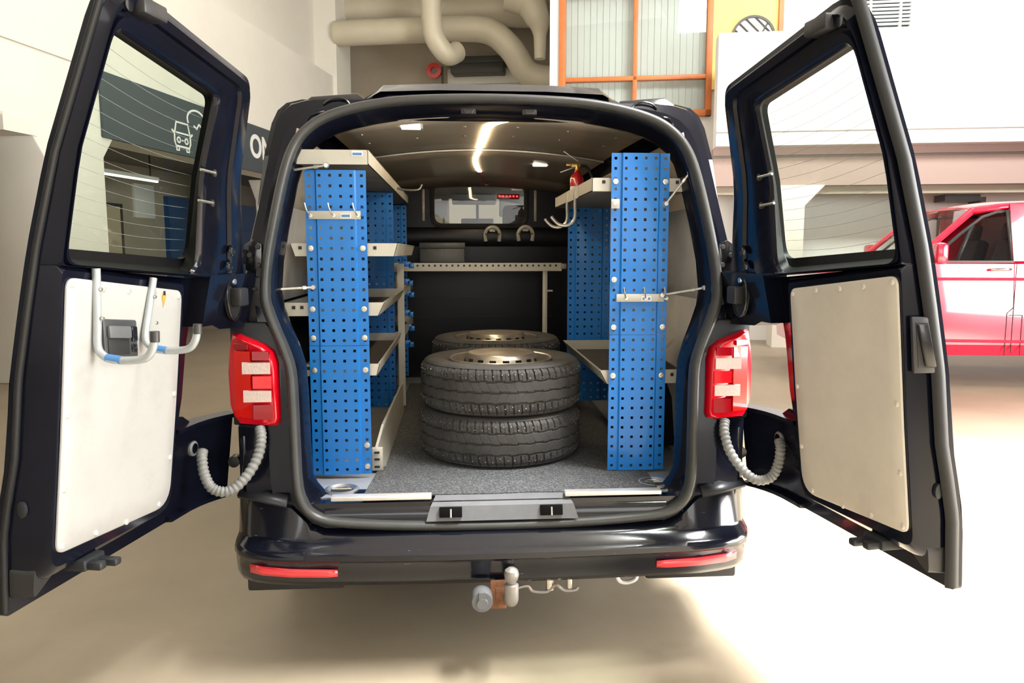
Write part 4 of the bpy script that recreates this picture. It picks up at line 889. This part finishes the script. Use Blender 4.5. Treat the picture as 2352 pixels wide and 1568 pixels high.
# ---------------- carpet
cp = MB(); 
edge = [(-.462, -.055), (-.35, -.052), (-.22, -.045), (0, -.048), (.12, -.04), (.25, -.046), (.42, -.05), (.595, -.058)]
loop0 = [(x, y, .5735) for x, y in edge] + [(.61, .2, .5735), (.62, .35, .5735), (.66, 2.3, .5735), (-.44, 2.3, .5735), (-.44, .3, .5735)]
cp.loft([loop0, [(x, y, z + .007) for x, y, z in loop0]], True, True, True)
tag(cp.build('carpet', 'carpet', None, bev=0), 'speckled dark grey carpet on the cargo floor under the wheels', 'carpet')
# ---------------- loose winter wheels
def tyre_mesh():
    Rr, wt = .343, .172; na, nr = 960, 56
    b = []; prof = []
    for j in range(nr + 1):
        x = -wt / 2 + wt * j / nr; prof.append((Rr - .006 * (x / .086) ** 2 - .010 * max(0, (abs(x) - .07) / .016) ** 2, x, True))
    sideA = [(.215, -.080), (.232, -.092), (.262, -.102), (.295, -.102), (.312, -.099), (.318, -.097), (.322, -.094), (.327, -.090)]
    full_ = [(r, x, False) for r, x in sideA] + prof + [(r, -x, False) for r, x in reversed(sideA)]
    per = 2 * math.pi / 31
    def h(a, x):
        d = 0.0; ph = (a / per) % 1.0
        for x0, sh, sg in ((-.043, 0, 1), (.0, .5, -1), (.043, .25, 1)):
            t = (ph + sh) % 1.0; zz = x0 + sg * (.0055 * t - .0028)      # slow drift, then a sharp step back
            if abs(x - zz) < .0034 or (t < .04 and abs(x - x0) < .0055): d = max(d, .0075)
        if abs(x) > .049:
            k = ((a + x * .35) / (per * .49)) % 1.0
            if k < .15: d = max(d, .009)
            elif abs(k - .55) < .03: d = max(d, .002)
        else:
            k = ((a + x * (1.6 if x > 0 else -1.6)) / (per * .5)) % 1.0
            if k < .05 and abs(abs(x) - .022) < .014: d = max(d, .0016)
        return d
    vs = []
    for r, x, tr_ in full_:
        for i in range(na):
            a = 2 * math.pi * i / na; rr = r - (h(a, x) if tr_ else 0)
            vs.append((rr * math.cos(a), rr * math.sin(a), x))
    nrow = len(full_); fs = []
    for j in range(nrow - 1):
        for i in range(na):
            k = (i + 1) % na; fs.append((j * na + i, j * na + k, (j + 1) * na + k, (j + 1) * na + i))
    m_ = MB(); m_.v = vs; m_.f = fs; return m_
def rim_mesh():
    b = MB()
    b.lathe([(.205, .080), (.219, .088), (.221, .096), (.216, .099), (.209, .096), (.203, .082), (.198, .055), (.190, .036)], seg=64)
    b.lathe([(.190, .036), (.186, .020), (.185, -.06), (.20, -.085), (.219, -.09)], seg=64)
    # disc with vent holes
    na = 108; rings = [(.190, .036), (.172, .050), (.163, .078), (.156, .100), (.149, .112), (.140, .118), (.105, .116), (.075, .118), (.05, .122), (.002, .123)]
    vs = []; fs = []
    for r, z in rings:
        for i in range(na): a = 2 * math.pi * i / na; vs.append((r * math.cos(a), r * math.sin(a), z))
    for j in range(len(rings) - 1):
        for i in range(na):
            if j == 2 and (i % 6) in (2, 3, 4): continue
            k = (i + 1) % na; fs.append((j * na + i, j * na + k, (j + 1) * na + k, (j + 1) * na + i))
    b.add(vs, fs)
    b.lathe([(.186, .02), (.05, .02)], seg=32)
    return b
def stud_mesh():
    b = MB(); rnd = random.Random(3)
    for k in range(150):
        a = 2 * math.pi * k / 150 + rnd.uniform(-.012, .012); x = (1 if k % 2 else -1) * rnd.choice((.056, .064, .071)); r = .343 - .006 * (x / .086) ** 2
        b.lathe([(0, .0016), (.0022, .0014), (.0026, -.002)], (r * math.cos(a), r * math.sin(a), x), (math.cos(a), math.sin(a), 0), 6)
    return b
W0 = None
spots = [((.058, .575), .5805 + .102, .3, 'studded winter wheel at the bottom of the front stack', ), ((.060, .575), .5805 + .3075, 1.1, 'studded winter wheel with steel rim on top of the front stack'), ((.075, 1.40), .5805 + .102, 2.0, 'winter wheel underneath in the rear stack behind the front one'), ((.082, 1.40), .5805 + .3075, .7, 'steel rimmed wheel on top of the rear stack under the lamp glow')]
for (x, y), z, rz, lab in spots:
    wh = thing('winter_wheel', lab, 'wheel', (x, y, z), rz, 'loose winter wheels')
    if W0 is None:
        W0 = [tyre_mesh().build('tyre', 'tyre', wh, recalc=False, merge=False, sharp=28), rim_mesh().build('rim', 'rim', wh, sharp=30), stud_mesh().build('studs', 'stud', wh, kind='stuff')]
    else:
        for p in W0: copy_child(p, wh)
# ================================================================== RED VAN ON THE RIGHT (hall coordinates, front to the left)
RU, RV = 2.15, 8.6                     # front bumper u, near side v
rvn = thing('red_van', 'parked red van with dark seats seen beyond the right rear door', 'van', hp(RU + 2.4, RV + .95, 0))
class RB(MB):
    def build(s, name, m, parent=None, **k):
        s.v = [hp(RU + p[0], RV + p[1], p[2]) for p in s.v]
        o = MB.build(s, name, m, parent or rvn, **k)
        o.location = [-c for c in rvn.location] if (parent is None) else (0, 0, 0)
        return o
LEN, WID = 4.9, 1.9
def rsec(x, zb, zt, inn, tuck=.03):
    return [(x, .06 + inn, zb), (x, inn, zb + .12), (x, inn, .85), (x, inn + .02, zt - .03), (x, inn + .05, zt), (x, WID - inn - .05, zt), (x, WID - inn - .02, zt - .03), (x, WID - inn, .85), (x, WID - inn, zb + .12), (x, WID - .06 - inn, zb)]
RB().loft([rsec(0.0, .38, .78, .22), rsec(.08, .34, .93, .10), rsec(.3, .34, 1.04, .04), rsec(.75, .34, 1.17, .005), rsec(1.05, .34, 1.27, 0), rsec(1.1, .34, 1.34, 0), rsec(4.7, .36, 1.34, 0), rsec(4.9, .42, 1.30, .06)], True, True, True).build('lower_body', 'red_paint', sharp=25)
RB().loft([[(x, .12, z - .04), (x, .18, z), (x, .5, z + .03), (x, .95, z + .035), (x, 1.4, z + .03), (x, 1.72, z), (x, 1.78, z - .04)] for x, z in ((1.62, 1.88), (1.9, 1.93), (2.4, 1.95), (3.8, 1.94), (4.75, 1.90))], False).build('roof', 'red_paint', solid=.03)
for s in (0, 1):
    f = (lambda y: y) if s == 0 else (lambda y: WID - y)
    RB().tube([(.95, f(.05), 1.26), (1.35, f(.11), 1.62), (1.62, f(.155), 1.86), (1.95, f(.15), 1.91), (2.4, f(.15), 1.925)], [.035, .035, .04, .035, .035], 8).build('windscreen_pillar', 'red_paint')
    RB().tube([(1.18, f(.05), 1.33), (1.50, f(.10), 1.62), (1.72, f(.125), 1.80), (1.86, f(.13), 1.85), (2.4, f(.13), 1.865)], .016, 6).build('window_trim', 'black_plastic')
    RB().loft([[(2.0, f(.0), 1.34), (2.0, f(.02), 1.34), (1.97, f(.14), 1.93), (1.97, f(.10), 1.93)], [(4.75, f(.0), 1.34), (4.75, f(.02), 1.34), (4.7, f(.14), 1.90), (4.7, f(.10), 1.90)]], True, True, True).build('side_panel', 'red_paint')
    RB().loft([[(1.97, f(-.004), 1.34), (1.93, f(.10), 1.87)], [(1.99, f(-.004), 1.34), (1.97, f(.10), 1.87)]], False).build('window_edge', 'black_plastic', solid=.008)
    RB().loft([[(1.45, f(.045), 1.34), (1.62, f(.115), 1.74)], [(1.48, f(.045), 1.34), (1.65, f(.115), 1.74)]], False).build('quarter_bar', 'black_plastic', solid=.02)
    RB().loft([[(1.1, f(.03), 1.335), (1.96, f(.02), 1.335)], [(1.70, f(.125), 1.82), (1.93, f(.115), 1.86)]], False).build('door_window', 'glass_clear')
    RB().bx(1.05, 2.0, f(.0) - .008, f(.0) + .02, 1.325, 1.345).build('belt_strip', 'black_plastic')
    hd = RB().tube(smooth_path([(1.78, f(-.01), 1.25), (1.80, f(-.035), 1.252), (1.94, f(-.035), 1.256), (1.97, f(-.01), 1.256)], 4), .014, 8).build('door_handle', 'chrome')
    # seams
    for pts in ([(2.03, f(-.001), .38), (2.03, f(-.001), 1.2), (2.03, f(-.001), 1.34)], [(1.02, f(-.001), .42), (1.04, f(-.001), .9), (1.08, f(-.001), 1.3)], [(1.97, f(-.001), .36), (1.97, f(-.001), .80), (2.03, f(-.001), .86)], [(2.12, f(-.001), .36), (2.12, f(-.001), .78)], [(1.99, f(-.001), .78), (2.12, f(-.001), .78)]):
        RB().tube(pts, .004, 5).build('panel_seam', 'rubber_dark')
    for z in (1.15, .50): RB().loft([[(.9, f(-.006), z - .012), (.9, f(-.012), z), (.9, f(-.0), z + .02)], [(4.6, f(-.006), z - .012), (4.6, f(-.012), z), (4.6, f(-.0), z + .02)]], False).build('swage_line', 'red_paint')
    mr = RB().box((1.22, f(-.13), 1.42), (.12, .2, .22)).build('wing_mirror', 'red_paint', bev=.04)
    MB().box((0, 0, 0), (.001, .001, .001))
    for x in (.92, 3.95):
        o = MB().lathe([(.19, -.09), (.3, -.1), (.335, -.06), (.335, .06), (.3, .1), (.19, .09), (.0, .06)], hp(RU + x, RV + f(.12), .335), Vector(hp(0, -1, 0)) - Vector(hp(0, 0, 0)), 32).build('road_wheel', 'tyre', rvn); o.location = [-c for c in rvn.location]
    st_ = RB()
    ys_ = .48 if s == 0 else 1.36
    st_.box((1.95, ys_, .95), (.5, .5, .18)).box((2.14, ys_, 1.27), (.16, .46, .62), (0, R(14), 0)); seat = st_.build('seat', 'seat_cloth', bev=.05)
    RB().box((2.22 - .04, ys_, 1.66), (.11, .26, .19), (0, R(10), 0)).build('headrest', 'seat_cloth', bev=.04)
    RB().cyl((2.16, ys_ - .06, 1.5), (2.18, ys_ - .06, 1.6), .008).cyl((2.16, ys_ + .06, 1.5), (2.18, ys_ + .06, 1.6), .008).build('headrest_post', 'chrome')
RB().loft([[(.95, y, 1.27), (1.62, y, 1.89)] for y in (.1, .95, 1.8)], False).build('windscreen', 'glass_clear')
RB().bx(.9, 1.3, .1, 1.8, 1.0, 1.28).build('dashboard', 'cab_dark', bev=.04)
RB().bx(2.45, 2.5, .1, 1.8, .4, 1.85).build('cab_partition', 'cab_grey')
